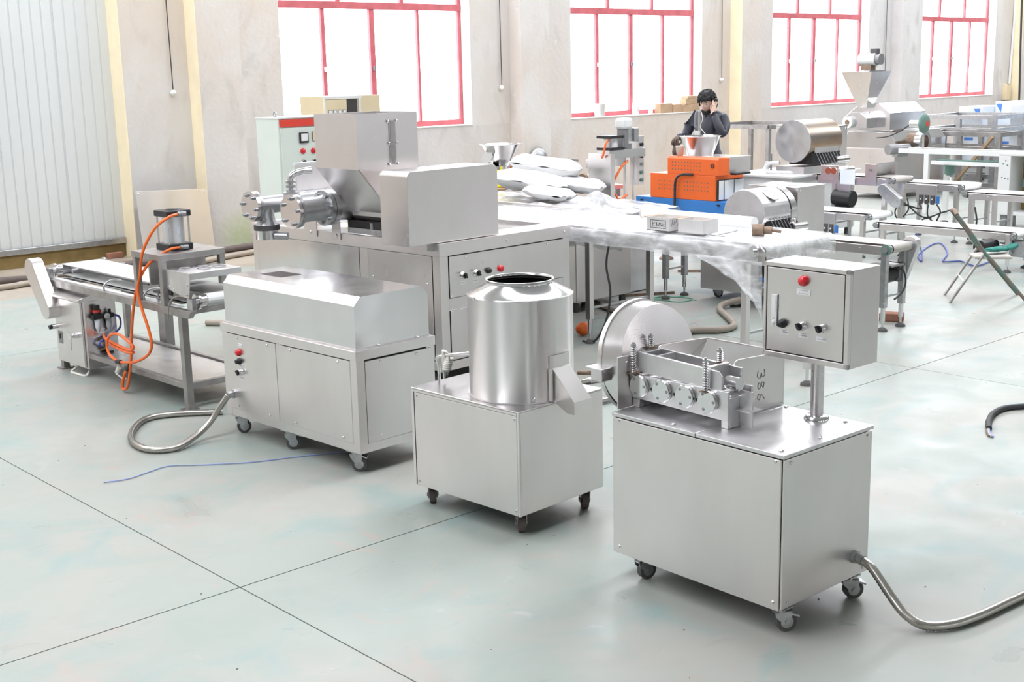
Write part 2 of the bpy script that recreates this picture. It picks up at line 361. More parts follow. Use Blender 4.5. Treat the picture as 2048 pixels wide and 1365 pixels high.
def caster(parent, x, y, ztop, rw=0.05, yaw=0.0, brake=True, mt='galv', wheel='rubber'):
    zc = rw; c = math.cos(yaw); s = math.sin(yaw)
    def T(px, py, pz): return (x + px * c - py * s, y + px * s + py * c, pz)
    b = B(); off = 0.028
    b.box((x - 0.045, y - 0.045, ztop - 0.008), (x + 0.045, y + 0.045, ztop)); b.cyl((x, y, ztop - 0.03), (x, y, ztop - 0.008), 0.028, n=14)
    for sd in (-1, 1):                         # fork cheeks
        q = [(-0.035, ztop - 0.022), (0.05, ztop - 0.022), (0.052, ztop - 0.04), (off + 0.016, zc - 0.014), (off - 0.014, zc - 0.012), (-0.03, ztop - 0.05)]
        vs = [T(px, sd * 0.024, pz) for px, pz in q] + [T(px, sd * 0.019, pz) for px, pz in q]; n = len(q)
        b.add(vs, [tuple(range(n)), tuple(range(2 * n - 1, n - 1, -1))] + [(i, n + i, n + (i + 1) % n, (i + 1) % n) for i in range(n)])
    b.add([T(px, py, ztop - 0.022) for px, py in ((-0.035, -0.024), (0.05, -0.024), (0.05, 0.024), (-0.035, 0.024))] + [T(px, py, ztop - 0.03) for px, py in ((-0.035, -0.024), (0.05, -0.024), (0.05, 0.024), (-0.035, 0.024))],
          [(0, 1, 2, 3), (7, 6, 5, 4), (0, 4, 5, 1), (1, 5, 6, 2), (2, 6, 7, 3), (3, 7, 4, 0)])
    b.cyl(T(off, -0.03, zc), T(off, 0.03, zc), 0.012, n=10)
    o = b.obj('caster', mt, parent)
    wb = B(); p0 = Vector(T(off, -0.017, zc)); p1 = Vector(T(off, 0.017, zc)); wb.cyl(p0, p1, rw, n=24)
    wo = wb.obj('wheel', wheel, o, bevel=0.004)
    hb = B(); d = (p1 - p0).normalized(); hb.cyl(p0 - d * 0.003, p1 + d * 0.003, rw * 0.62, n=20); hb.obj('hub', 'motor' if wheel == 'rubber_brown' else 'galv', o)
    if brake:
        k = B(); k.add([T(px, py, pz) for px, py, pz in ((0.03, -0.022, ztop - 0.03), (0.085, -0.03, ztop - 0.045), (0.085, 0.03, ztop - 0.045), (0.03, 0.022, ztop - 0.03), (0.03, -0.022, ztop - 0.038), (0.085, -0.03, ztop - 0.055), (0.085, 0.03, ztop - 0.055), (0.03, 0.022, ztop - 0.038))],
              [(0, 1, 2, 3), (7, 6, 5, 4), (0, 4, 5, 1), (1, 5, 6, 2), (2, 6, 7, 3), (3, 7, 4, 0)])
        k.obj('brake_pedal', mt, o)
    return o
def knob(parent, p, d, r=0.018, kind='selector', k=1.0):
    p = Vector(p); d = Vector(d).normalized(); r *= k
    if kind == 'lamp':
        o = B().lathe([(0, 0.030 * k), (r * 0.7, 0.028 * k), (r, 0.02 * k), (r, 0.006 * k), (r * 1.12, 0.006 * k), (r * 1.12, 0)], n=18).obj('indicator_lamp', 'red', parent, label='red indicator lamp')
        o.matrix_local = face_m(p, d); return o
    if kind == 'black':
        o = B().lathe([(0, 0.034 * k), (r * 0.72, 0.034 * k), (r * 0.8, 0.028 * k), (r * 0.8, 0.01 * k), (r * 1.1, 0.01 * k), (r * 1.1, 0)], n=14).obj('dial_knob', 'black', parent, label='black dial knob')
        o.matrix_local = face_m(p, d); return o
    o = B().lathe([(r * 0.95, 0.03 * k), (r, 0.026 * k), (r, 0.006 * k), (r * 1.15, 0.005 * k), (r * 1.15, 0)], n=18).obj('selector_switch', 'bright', parent)
    o.matrix_local = face_m(p, d)
    B().cyl((0, 0, 0.02 * k), (0, 0, 0.033 * k), r * 0.92, n=16).obj('switch_face', 'black', o)
    h = B().box((-r * 0.26, -r * 0.95, 0.033 * k), (r * 0.26, r * 0.95, 0.046 * k)).obj('switch_lever', 'black', o, bevel=0.002)
    h.rotation_euler = (0, 0, 0.7)
    B().box((-r * 0.1, r * 0.2, 0.046 * k), (r * 0.1, r * 0.9, 0.0475 * k)).obj('pointer_line', 'white', h) if False else None
    return o
def tape(parent, p, d, wd, ht, lines=1):
    o = B().box((-wd / 2, -ht / 2, 0), (wd / 2, ht / 2, 0.0015)).obj('name_tape', 'label', parent); o.matrix_local = face_m(p, d)
    b = B(); random.seed(int(p[0] * 1000 + p[1] * 777))
    for L in range(lines):
        x = -wd * 0.36; y = ht * (0.5 - (L + 0.5) / lines)
        while x < wd * 0.34:
            l = wd * random.uniform(0.05, 0.11); b.box((x, y - ht * 0.10 / lines, 0.0015), (x + l, y + ht * 0.10 / lines, 0.002)); x += l + wd * 0.05
    b.obj('print_line', 'ink', o, kind='stuff')
    return o
# ------------------------------------------------------------------ the hall
fl = struct(B().box((XL, YF, -0.25), (XR, WY + 0.5, -0.02)).obj('floor', 'joint'))
gx = [XL] + [3.10 + 6.76 * k for k in range(-2, 7)] + [XR]; gy = [YF, -7.94, -1.18, 5.58, 12.34, WY + 0.5]
for i in range(len(gx) - 1):
    for j in range(len(gy) - 1):
        g = 0.004
        B().box((gx[i] + g, gy[j] + g, -0.03), (gx[i + 1] - g, gy[j + 1] - g, 0.0)).obj('slab', 'floor', fl)
wb = B(); TH = 0.5
edges = [8.62]
for x in BAYS: edges += [x, x + WW]
edges.append(XR)
wb.box((8.62, WY, WTOP), (XR, WY + TH, ZC))
for i in range(0, len(edges), 2): wb.box((edges[i], WY, SILL), (edges[i + 1], WY + TH, WTOP))
wb.box((XL, WY, 6.2), (8.62, WY + TH, ZC)); wb.box((XL, WY, 0), (2.6, WY + TH, 6.2))
back = struct(wb.obj('wall_back', 'plaster'))
B().box((10.0, WY, 0), (XR, WY + TH, SILL)).obj('lower_wall', 'shaded_plaster', back); B().box((8.62, WY, 0), (10.0, WY + TH, SILL)).obj('lower_wall', 'plaster', back)  # wall under the windows takes the copy with painted-in shade
B().box((8.605, WY - 0.004, 0), (8.62, WY + 0.36, 6.2)).obj('door_reveal', 'cream', back, label='cream door reveal')
mb = B(); tb = [(10.0, 0.0), (10.45, 0.0), (10.44, 0.5), (10.36, 0.78), (10.2, 0.72), (10.08, 0.5)]
for k, x in enumerate([9.70, 16.40, 23.10, 29.80, 36.36]):          # piers standing proud of the wall
    p = struct(B().box((x, WY - 0.32, 0), (x + 0.74, WY + 0.01, ZC)).obj('pier', 'plaster'))
    if k in (0, 2, 4): B().box((x - 0.006, WY - 0.322, 0), (x, WY, ZC)).obj('cream_flank', 'cream', p, label='cream flank of the pier')
lw = struct(B().box((XL - 0.3, YF, 0), (XL, WY + TH, ZC)).obj('wall_left', 'hallwall'))
rw_ = struct(B().box((XR, YF, 0), (XR + 0.3, WY + TH, ZC)).obj('wall_right', 'hallwall'))
fw = B(); FX = [-6 + 6.66 * k for k in range(8)]; FW = 1.5  # narrow slots added in the unseen front wall for streaks on the drum
fw.box((XL, YF - 0.3, 0), (XR, YF, 2.4)); fw.box((XL, YF - 0.3, 6.0), (XR, YF, ZC)); ed = [XL]
for x in FX: ed += [x, x + FW]
ed.append(XR)
for i in range(0, len(ed), 2): fw.box((ed[i], YF - 0.3, 2.4), (ed[i + 1], YF, 6.0))
struct(fw.obj('wall_front', 'hallwall'))
cb = B(); ys = [YF - 0.3]
for y in RL: ys += [y - RW / 2, y + RW / 2]
ys.append(WY + TH)
for i in range(0, len(ys), 2): cb.box((XL - 0.3, ys[i], ZC), (XR + 0.3, ys[i + 1], ZC + 0.2))
for k in range(len(RL)):
    cb.box((XL - 0.3, ys[1 + 2 * k], ZC), (-10.5, ys[2 + 2 * k], ZC + 0.2)); cb.box((45.5, ys[1 + 2 * k], ZC), (XR + 0.3, ys[2 + 2 * k], ZC + 0.2))
struct(cb.obj('ceiling', 'roof'))
# windows: red steel frames, four lights below the transom and three above
for k, x0 in enumerate(BAYS):
    y0, y1 = WY + 0.24, WY + 0.30; x1 = x0 + WW
    w_ = bpy.data.objects.new('window_%d' % (k + 1), None); COL.objects.link(w_); w_.location = (x0, WY, SILL); struct(w_)
    def wp(name, m, a, b, bev=0.006):
        o = B().box((a[0] - x0, a[1] - WY, a[2] - SILL), (b[0] - x0, b[1] - WY, b[2] - SILL)).obj(name, m, w_, bevel=bev); return o
    zt0, zt1 = 3.76, 3.88
    wp('sill', 'whitepaint', (x0, WY - 0.012, SILL), (x1, WY + 0.42, SILL + 0.02))
    wp('jamb', 'whitepaint', (x1 - 0.012, WY - 0.005, SILL + 0.02), (x1, WY + 0.24, WTOP)); wp('jamb', 'whitepaint', (x0, WY - 0.002, SILL + 0.02), (x0 + 0.012, WY + 0.24, WTOP))
    wp('frame', 'winred', (x0, y0, SILL + 0.02), (x1, y1, SILL + 0.11)); wp('frame', 'winred', (x0, y0, WTOP - 0.08), (x1, y1, WTOP))
    wp('frame', 'winred', (x0 + 0.013, y0, SILL + 0.1), (x0 + 0.08, y1, WTOP - 0.08)); wp('frame', 'winred', (x1 - 0.08, y0, SILL + 0.1), (x1 - 0.013, y1, WTOP - 0.08))
    wp('transom', 'winred', (x0 + 0.02, y0 - 0.02, zt0), (x1 - 0.02, y1, zt1))
    q = WW / 4
    for i, wd in ((1, 0.075), (2, 0.105), (3, 0.05)):
        wp('mullion', 'winred', (x0 + q * i - wd / 2, y0 - 0.008, SILL + 0.11), (x0 + q * i + wd / 2, y1 + 0.002, zt0))
    for i in (1, 2):
        xx = x0 + WW * i / 3; wp('mullion', 'winred', (xx - 0.035, y0, zt1), (xx + 0.035, y1, WTOP - 0.08))
    for i in range(4): wp('pane', 'glass', (x0 + q * i + 0.04, y1 - 0.022, SILL + 0.1), (x0 + q * (i + 1) - 0.04, y1 - 0.016, zt0 + 0.01), 0)
    for i in range(3): wp('pane', 'glass', (x0 + WW / 3 * i + 0.03, y1 - 0.022, zt1 - 0.01), (x0 + WW / 3 * (i + 1) - 0.03, y1 - 0.016, WTOP - 0.07), 0)
    for i in (1, 2): wp('window_catch', 'white' if i == 1 else 'motor', (x0 + q * i - 0.02, y0 - 0.05, 2.72), (x0 + q * i + 0.02, y0 - 0.008, 2.80), 0.004)
# big sliding door of ribbed panels at the left
dr = struct(bpy.data.objects.new('door_1', None)); COL.objects.link(dr); dr.location = (5.7, 18.25, 0)
xs = [2.3, 3.95, 5.25, 6.55, 7.80, 8.66]
for i in range(len(xs) - 1):
    b = B(); pw = xs[i + 1] - xs[i] - 0.012; n = max(3, round(pw / 0.16)); pts = []
    for j in range(n):
        a = pw * j / n; s_ = pw / n
        pts += [(a, 0.0), (a + s_ * 0.82, 0.0), (a + s_ * 0.86, 0.012), (a + s_ * 0.96, 0.012)]
    pts += [(pw, 0.0), (pw, 0.07), (0, 0.07)]
    b.prism(pts, 'z', 0.27, 6.3)
    o = b.obj('door_panel', 'doorpanel', dr); o.location = (xs[i] - 5.7, 0, 0)
B().box((-3.4, -0.035, 0.20), (2.94, 0.06, 0.29)).obj('bottom_rail', 'galv', dr, bevel=0.01)
B().box((-3.4, 0.02, 0.0), (2.92, 0.09, 0.205)).obj('floor_track', 'ochre', dr)
br = B(); br.box((-0.12, -0.05, 0), (0.12, 0.06, 0.085)); o = br.obj('brick', 'brick', None, bevel=0.008); o.location = (8.36, 18.14, 0); tag(o, 'single red brick on the floor at the foot of the sliding door', 'brick')
# pull switches hanging on cords along the wall
for (x, zb, where) in ((9.39, 2.45, 'on the wall between the sliding door and first pier'), (16.14, 2.36, 'on the wall just right of the first window'), (22.74, 2.38, 'on the wall above the man'), (29.46, 2.28, 'on the wall behind the far funnel hopper')):
    t = thing('hanging_socket', 'white ball on a black cord, ' + where, 'socket', (x, WY - 0.05, zb), group='hanging sockets on the back wall')
    B().sph((0, 0, 0), 0.045, 14, 10).obj('ball', 'white', t)
    B().tube([(0, 0, 0.04), (0, 0.01, 1.5), (-0.02, 0.03, ZC - zb - 0.02)], 0.008, 6).obj('cord', 'blackcable', t)
    B().cyl((0, 0, 0), (0, 0.05, 0), 0.012, n=8).obj('peg', 'white', t)
t = thing('switch_box', 'small cream switch box with white conduit on the right end of wall', 'switch', (36.07, WY - 0.02, 1.76))
B().box((-0.14, -0.12, -0.22), (0.14, 0.02, 0.22)).obj('box', 'beige', t, bevel=0.01)
B().tube([(0.2, -0.02, 0.25), (0.3, -0.02, 3.0), (0.3, -0.02, 7.2)], 0.035, 8).obj('conduit_pipe', 'whitepaint', t)
B().box((-0.45, -0.25, -0.32), (0.15, 0.02, -0.28)).obj('shelf_bracket', 'galv', t)
cc = B().tube([(36.22, 17.52, 0.02), (36.22, 17.5, 1.4), (36.10, 17.54, 4.4), (36.0, 17.54, 8.99)], 0.03, 8).obj('black_wall_cable', 'blackcable'); tag(cc, 'thick black cable running up the last cream pier', 'cable')
# odds and ends on the second and third window sills
def at(o, loc, rz=0): o.location = loc; o.rotation_euler = (0, 0, rz); return o
zs = SILL + 0.021
o = at(B().lathe([(0, 0), (0.10, 0), (0.125, 0.24), (0.135, 0.25), (0.125, 0.26), (0.115, 0.25), (0.1, 0.02), (0, 0.02)], n=18).obj('white_bucket', 'white'), (18.95, WY + 0.1, zs)); tag(o, 'small white tub on the second window sill, left of the bottle', 'tub')
t = thing('bottle', 'pale clear bottle standing on the second window sill', 'bottle', (20.05, WY + 0.1, zs))
B().lathe([(0, 0), (0.07, 0), (0.075, 0.22), (0.03, 0.29), (0.03, 0.34)], n=16).obj('body', 'white', t); B().cyl((0, 0, 0.34), (0, 0, 0.38), 0.035, n=12).obj('cap', 'bluefilm', t)
o = at(B().box((-0.13, -0.02, 0), (0.13, 0.02, 0.22)).obj('pale_card', 'bluefilm'), (20.55, WY + 0.12, zs), 0.5); tag(o, 'pale blue card leaning on the second window sill', 'card')
for i, (x, wd, h, d, n_) in enumerate(((21.35, 0.42, 0.2, 0.16, 'flat brown carton lying on the second window sill, left of the pair'), (21.72, 0.3, 0.17, 0.16, 'narrow brown carton in the middle of the second window sill row'))):
    o = at(B().box((-wd / 2, -d / 2, 0), (wd / 2, d / 2, h)).obj('carton', 'cardboard', bevel=0.006), (x - 0.4, WY + 0.1, zs), 0.06); tag(o, n_, 'carton', 'cartons on the second window sill')
for i, (h, z) in enumerate(((0.16, 0), (0.12, 0.16), (0.06, 0.28))):
    o = at(B().box((-0.26 + 0.05 * i, -0.09, 0), (0.26 - 0.03 * i, 0.09, h - 0.002)).obj('carton', 'cardboard', bevel=0.006), (21.78, WY + 0.1, zs + z), 0.05 * i); tag(o, ('bottom', 'middle', 'top')[i] + ' flattened carton of the stack on the second window sill by the man', 'carton', 'cartons on the second window sill')
# ------------------------------------------------------------------ front right: four-roller machine with a control box on a post
t = thing('roller_pressing_machine', 'steel roller machine on castors with a control box on a post', 'machine', (4.579, 3.215, 0), -0.0241)
L_, W_, zb, zt = 0.712, 1.082, 0.13, 0.895
B().box((0.016, 0.016, zb + 0.01), (L_ - 0.014, W_ - 0.014, zt - 0.022)).obj('cabinet_body', 'dark', t)
B().box((0, 0.014, zb), (0.014, W_, zt - 0.026)).obj('side_panel', 'panel', t, bevel=0.003)
B().box((0.010, 0, zb + 0.006), (L_, 0.012, zt - 0.026)).obj('end_panel', 'panel', t, bevel=0.003)
B().box((L_ - 0.014, 0.014, zb), (L_, W_, zt - 0.026)).obj('side_panel', 'panel', t, bevel=0.003)
B().box((0.016, W_ - 0.012, zb), (L_ - 0.016, W_, zt - 0.026)).obj('end_panel', 'panel', t, bevel=0.003)
B().box((-0.004, -0.005, zt - 0.02), (L_ + 0.004, 0.520, zt)).obj('top_plate', 'plate', t, bevel=0.003)
B().box((-0.004, 0.524, zt - 0.02), (L_ + 0.004, W_ + 0.004, zt)).obj('top_plate', 'plate', t, bevel=0.003)
screws(t, [(0, y, z) for y in (0.045, 1.04) for z in (0.167, 0.857)], (-1, 0, 0), 0.009)
screws(t, [(x, 0, z) for x in (0.055, 0.672) for z in (0.163, 0.848)], (0, -1, 0), 0.009)
screws(t, [(0.05, 0.05, zt), (0.35, 0.05, zt), (0.66, 0.12, zt), (0.69, 0.5, zt), (0.04, 0.7, zt)], (0, 0, 1), 0.013)
for x, y, yw, bk in ((0.07, 0.05, -0.55, True), (0.06, 0.93, -0.2, False), (0.62, 0.05, -0.6, True), (0.62, 0.95, 0.4, False)):
    caster(t, x, y, zb, 0.05, yw, bk)
# roller head
hd = B(); hd.prism([(0.447, 0.935), (0.447, 1.085), (1.085, 1.072), (1.085, 0.945)], 'x', 0.150, 0.166); hd.obj('bearing_plate', 'plate', t, bevel=0.003)
B().prism([(0.447, 0.935), (0.447, 1.085), (1.085, 1.072), (1.085, 0.945)], 'x', 0.33, 0.346).obj('bearing_plate', 'plate', t, bevel=0.003)
B().box((0.166, 0.447, 0.896), (0.255, 0.456, 1.05)).obj('end_bracket', 'plate', t, bevel=0.003)
B().box((0.155, 0.449, 0.896), (0.24, 0.492, 0.938)).obj('foot_block', 'plate', t, bevel=0.003)
B().box((0.155, 1.04, 0.896), (0.24, 1.082, 0.94)).obj('foot_block', 'plate', t, bevel=0.003)
B().box((0.20, 0.35, 0.985), (0.30, 0.447, 0.990)).obj('side_lug', 'plate', t)
B().box((0.24, 0.37, 0.90), (0.25, 0.446, 1.08)).obj('side_lug', 'plate', t)
for y in (1.025, 0.869, 0.714, 0.565):
    d = B(); d.lathe([(0, 0), (0.056, 0), (0.060, 0.004), (0.060, 0.02)], (0.128, y, 1.018), 'x', 32, False); o = d.obj('roller_end_cap', 'bright', t)
    s_ = B()
    for a in (0.6, 2.7, 4.8): s_.cyl((0.1265, y + 0.043 * math.sin(a), 1.018 + 0.043 * math.cos(a)), (0.129, y + 0.043 * math.sin(a), 1.018 + 0.043 * math.cos(a)), 0.008, n=10)
    s_.obj('cap_screws', 'motor', o, kind='stuff')
    B().cyl((0.166, y, 1.018), (0.33, y, 1.018), 0.05, n=24).obj('roller', 'steel', t)
hb = B()
for y in (0.945, 0.79, 0.64): hb.cyl((0.1485, y, 1.012), (0.151, y, 1.012), 0.010, n=12)
hb.obj('oil_hole', 'black', t, kind='stuff'); screws(t, [(0.15, y - 0.022, 1.004) for y in (0.945, 0.79, 0.64)], (-1, 0, 0), 0.006)
up = B(); up.prism([(0.495, 1.075), (0.495, 1.15), (0.52, 1.175), (1.045, 1.195), (1.045, 1.088)], 'x', 0.158, 0.172); up.obj('pressure_beam', 'plate', t, bevel=0.003)
B().prism([(0.5, 1.06), (0.5, 1.17), (1.045, 1.19), (1.045, 1.08)], 'x', 0.315, 0.327).obj('pressure_beam', 'plate', t, bevel=0.003)
for a, b_ in ((0.575, 0.600), (0.93, 0.945), (1.03, 1.045)): B().box((0.172, a, 1.09), (0.315, b_, 1.185)).obj('cross_web', 'plate', t)
B().cyl((0.25, 0.455, 1.105), (0.25, 0.53, 1.105), 0.034, n=24).obj('upper_roller_end', 'bright', t)
for sx, sy, z0, z1 in ((0.135, 1.062, 1.082, 1.245), (0.135, 0.578, 1.07, 1.24), (0.30, 1.09, 1.19, 1.262), (0.30, 0.625, 1.18, 1.258)):
    rod = B().cyl((sx, sy, z0 - 0.02), (sx, sy, z1), 0.007, n=8).obj('spring_rod', 'galv', t)
    B().tube([(sx + 0.014 * math.cos(a * 0.9), sy + 0.014 * math.sin(a * 0.9), z0 + (z1 - 0.022 - z0) * a / (int((z1 - z0) * 480))) for a in range(int((z1 - z0) * 480) + 1)], 0.004, 5, raw=True).obj('spring', 'bright', rod)
    nb = B().cyl((sx, sy, z1 - 0.022), (sx, sy, z1 - 0.010), 0.015, n=6); nb.cyl((sx, sy, z0 - 0.012), (sx, sy, z0), 0.013, n=6); nb.obj('nut', 'galv', rod)
    B().box((sx - 0.02, sy - 0.022, z0 - 0.004), (sx + 0.045, sy + 0.022, z0 + 0.001)).obj('washer_plate', 'rust', rod)
B().box((0.045, 1.088, 0.896), (0.19, 1.094, 1.175)).obj('guard_plate', 'panel', t, bevel=0.002)
screws(t, [(0.11, 1.088, 1.14)], (0, -1, 0), 0.01)
# round belt guard hanging over the cabinet end
g = B(); P0, P1 = (0.377, 1.100, 1.128), (0.381, 1.235, 1.106)
g.cyl(P1, P0, 0.308, 0.276, n=64); g.obj('round_belt_guard', 'steel', t)
B().cyl((0.381, 1.235, 1.106), (0.381, 1.262, 1.104), 0.312, n=64).obj('guard_back_cover', 'steel', t, bevel=0.004)
bk = B(); bk.box((0.02, 1.18, 1.03), (0.10, 1.30, 1.034)); bk.box((0.02, 1.18, 1.095), (0.12, 1.30, 1.099)); bk.box((0.02, 1.18, 1.03), (0.024, 1.26, 1.097)); bk.box((0.06, 1.296, 1.0), (0.14, 1.30, 1.1)); bk.obj('guard_latch_bracket', 'plate', t, bevel=0.002)
B().cyl((0.0, 1.34, 1.062), (0.06, 1.26, 1.062), 0.012, n=10).obj('latch_bolt', 'rust', t)
# feed hopper
for y in (0.553, 1.066):
    B().prism([(0.33, 0.896), (0.735, 0.896), (0.735, 1.178), (0.36, 1.196), (0.335, 1.19), (0.318, 1.165), (0.316, 1.05)], 'y', y, y + 0.006).obj('hopper_side', 'panel', t, bevel=0.002)
B().box((0.729, 0.553, 0.896), (0.735, 1.072, 1.178)).obj('hopper_back', 'panel', t)
B().prism([(0.73, 1.172), (0.36, 0.99), (0.36, 0.984), (0.73, 1.164)], 'y', 0.559, 1.066).obj('hopper_slope', 'bright', t)
B().box((0.40, 0.548, 0.896), (0.735, 0.553, 0.905)).obj('weld_flange', 'plate', t)
mk = B()
for k, st in enumerate(([[(-.4, .9), (.2, 1), (.3, .6), (-.1, .5), (.4, .3), (.2, -.1), (-.4, 0)]], [[(.3, .8), (-.2, .9), (-.3, .6), (.3, .3), (.2, 0), (-.3, .1), (-.1, .45), (.3, .8)]], [[(.3, 1), (-.2, .6), (-.3, .1), (.1, 0), (.3, .25), (-.2, .4)]])):
    for q in st: mk.tube([(0.545 + 0.055 * (v - 0.5), 0.5515, 1.09 - 0.060 * k - 0.050 * u) for u, v in q], 0.0011, 5, 4)
mk.obj('marker_writing', 'marker', t, kind='stuff')
# post and box
B().cyl((0.615, 0.261, zt), (0.615, 0.261, 1.20), 0.033, n=28).obj('post', 'steel', t)
B().lathe([(0.033, 0.024), (0.05, 0.022), (0.062, 0.012), (0.064, 0)], (0.615, 0.261, zt), n=28).obj('post_flange', 'bright', t)
x0, x1, y0, y1, z0, z1 = 0.515, 0.762, 0.022, 0.526, 1.20, 1.68
cbx = B()
cbx.box((x0 + 0.02, y0, z0), (x1, y1, z1)); cbx.box((x0, y0, z0), (x0 + 0.02, y0 + 0.028, z1)); cbx.box((x0, y1 - 0.016, z0), (x0 + 0.02, y1, z1)); cbx.box((x0, y0, z0), (x0 + 0.02, y1, z0 + 0.028)); cbx.box((x0, y0, z1 - 0.022), (x0 + 0.02, y1, z1))
box = cbx.obj('control_box', 'panel', t, bevel=0.003)
B().box((x0 + 0.018, y0 + 0.028, z0 + 0.028), (x0 + 0.0205, y1 - 0.016, z1 - 0.022)).obj('door_gasket', 'black', box)
B().box((x0 + 0.003, y0 + 0.034, z0 + 0.033), (x0 + 0.017, y1 - 0.020, z1 - 0.027)).obj('door', 'panel', box, bevel=0.002)
xd = x0 + 0.003
lt = B().box((xd - 0.010, 0.438, 1.357), (xd, 0.474, 1.52)).obj('door_latch', 'white', box, bevel=0.004, label='pale pull latch with keyhole')
kk = B(); kk.lathe([(0, 0.004), (0.008, 0.004), (0.012, 0)], n=14); o = kk.obj('latch_button', 'whitepaint', box); o.matrix_local = face_m((xd - 0.010, 0.456, 1.378), (-1, 0, 0)) @ Matrix.Diagonal((1, 1.2, 1, 1))
B().box((xd - 0.012, 0.449, 1.40), (xd - 0.0095, 0.463, 1.50)).obj('latch_lever', 'label', box, bevel=0.004)
B().box((xd - 0.0108, 0.4545, 1.395), (xd - 0.010, 0.4575, 1.402)).obj('keyhole', 'black', box)
knob(box, (xd, 0.286, 1.604), (-1, 0, 0), 0.024, 'lamp'); tape(box, (xd, 0.287, 1.548), (-1, 0, 0), 0.082, 0.030, 2)
knob(box, (xd, 0.404, 1.378), (-1, 0, 0), 0.021, 'black'); knob(box, (xd, 0.288, 1.380), (-1, 0, 0), 0.020); knob(box, (xd, 0.174, 1.383), (-1, 0, 0), 0.020)
for y, z, wd in ((0.391, 1.334, 0.052), (0.283, 1.332, 0.055), (0.176, 1.329, 0.064)): tape(box, (xd, y, z), (-1, 0, 0), wd, 0.022)
# flexible conduit out of the end panel
cg = B(); cg.cyl((0.591, -0.001, 0.243), (0.591, -0.02, 0.243), 0.034, n=8); cg.cyl((0.591, -0.018, 0.243), (0.585, -0.06, 0.240), 0.026, n=20); cg.obj('conduit_gland', 'galv', t, bevel=0.003)
cp = [(0.587, -0.05, 0.241), (0.575, -0.12, 0.215), (0.55, -0.24, 0.12), (0.535, -0.33, 0.06), (0.555, -0.42, 0.028), (0.66, -0.50, 0.026), (0.85, -0.54, 0.026), (1.10, -0.56, 0.026), (1.32, -0.58, 0.026), (1.6, -0.62, 0.026)]
B().tube(cp, 0.024, 12, rib=0.008).obj('flexible_conduit', 'conduit', t)

# ------------------------------------------------------------------ front middle: drum peeler
t = thing('drum_mixing_machine', 'steel machine with an open round drum and chute on a cabinet', 'machine', (4.614, 5.028, 0), 0.048)
L_, W_, zb, zt = 0.722, 0.918, 0.132, 0.755
B().box((0.010, 0.010, zb + 0.01), (L_ - 0.008, W_ - 0.008, zt - 0.012)).obj('cabinet_body', 'dark', t)
B().prism([(-0.006, -0.004), (L_, -0.004), (L_, W_), (-0.006, W_)], 'z', zt - 0.008, zt).obj('top_plate', 'steel', t, bevel=0.003)
B().box((-0.006, -0.003, zb), (0.006, 0.010, zt - 0.008)).obj('corner_post', 'panel', t); B().box((-0.006, W_ - 0.022, zb), (0.006, W_, zt - 0.008)).obj('corner_post', 'panel', t)
B().box((-0.006, 0.012, zt - 0.024), (0.004, W_ - 0.022, zt - 0.009)).obj('top_rail', 'panel', t)
B().box((-0.004, 0.014, zb), (0.008, W_ - 0.026, zt - 0.027)).obj('side_panel', 'panel', t, bevel=0.003)
B().box((0.007, -0.003, zb), (L_, 0.008, zt - 0.009)).obj('end_panel', 'panel', t, bevel=0.003)
B().box((L_ - 0.01, 0.01, zb), (L_, W_, zt - 0.009)).obj('side_panel', 'panel', t, bevel=0.003); B().box((0.01, W_ - 0.01, zb), (L_ - 0.012, W_, zt - 0.009)).obj('end_panel', 'panel', t)
screws(t, [(-0.004, y, z) for y in (0.035, W_ - 0.045) for z in (zb + 0.028, zt - 0.05)], (-1, 0, 0), 0.009)
for x, y in ((0.09, 0.085), (0.09, 0.86), (0.64, 0.08), (0.64, 0.86)):          # fixed wheels in folded forks
    b = B()
    for sd in (-1, 1):
        pts = [(x - 0.06, zb), (x + 0.06, zb), (x + 0.022, 0.035), (x - 0.022, 0.035)]
        b.prism(pts, 'y', y + sd * 0.026 - 0.003, y + sd * 0.026 + 0.003)
    b.box((x - 0.06, y - 0.029, zb - 0.006), (x + 0.06, y + 0.029, zb)); b.cyl((x, y - 0.036, 0.055), (x, y + 0.036, 0.055), 0.013, n=10)
    o = b.obj('caster', 'frame', t); o.matrix_local = Matrix.Translation((x, y, 0)) @ Matrix.Rotation(0.9, 4, 'Z') @ Matrix.Translation((-x, -y, 0))
    B().cyl((x, y - 0.020, 0.055), (x, y + 0.020, 0.055), 0.055, n=28).obj('wheel', 'rubber_brown', o, bevel=0.004)
cx, cy, r = 0.353, 0.316, 0.312
B().lathe([(r, 0.006), (r, 0.592), (r + 0.004, 0.596), (r + 0.004, 0.602), (r, 0.606)], (cx, cy, zt), n=96).obj('drum_wall', 'spun', t)
B().lathe([(r, 0.604), (0.198, 0.662), (0.198, 0.682), (0.204, 0.686), (0.200, 0.690), (0.192, 0.688), (0.190, 0.664), (r - 0.006, 0.60), (r - 0.008, 0.03), (0, 0.03)], (cx, cy, zt), n=96).obj('drum_collar', 'bright', t)
B().pipe((cx, cy, zt + 0.001), (cx, cy, zt + 0.008), r + 0.008, r - 0.01, 64).obj('drum_base_ring', 'plate', t)
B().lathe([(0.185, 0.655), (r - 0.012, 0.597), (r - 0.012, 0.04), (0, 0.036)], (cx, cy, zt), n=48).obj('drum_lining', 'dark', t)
b = B()
for a in (-2.15, -1.15): b.dome((cx + (r + 0.002) * math.cos(a), cy + (r + 0.002) * math.sin(a), zt + 0.03), (math.cos(a), math.sin(a), 0), 0.010)
b.obj('screws', 'bright', t, kind='stuff'); B().dome((cx - r - 0.003, cy + 0.06, zt + 0.60), (-1, 0.1, 0), 0.012).obj('rivet', 'bright', t)
gt = B(); n = 10                                              # curved gate plate
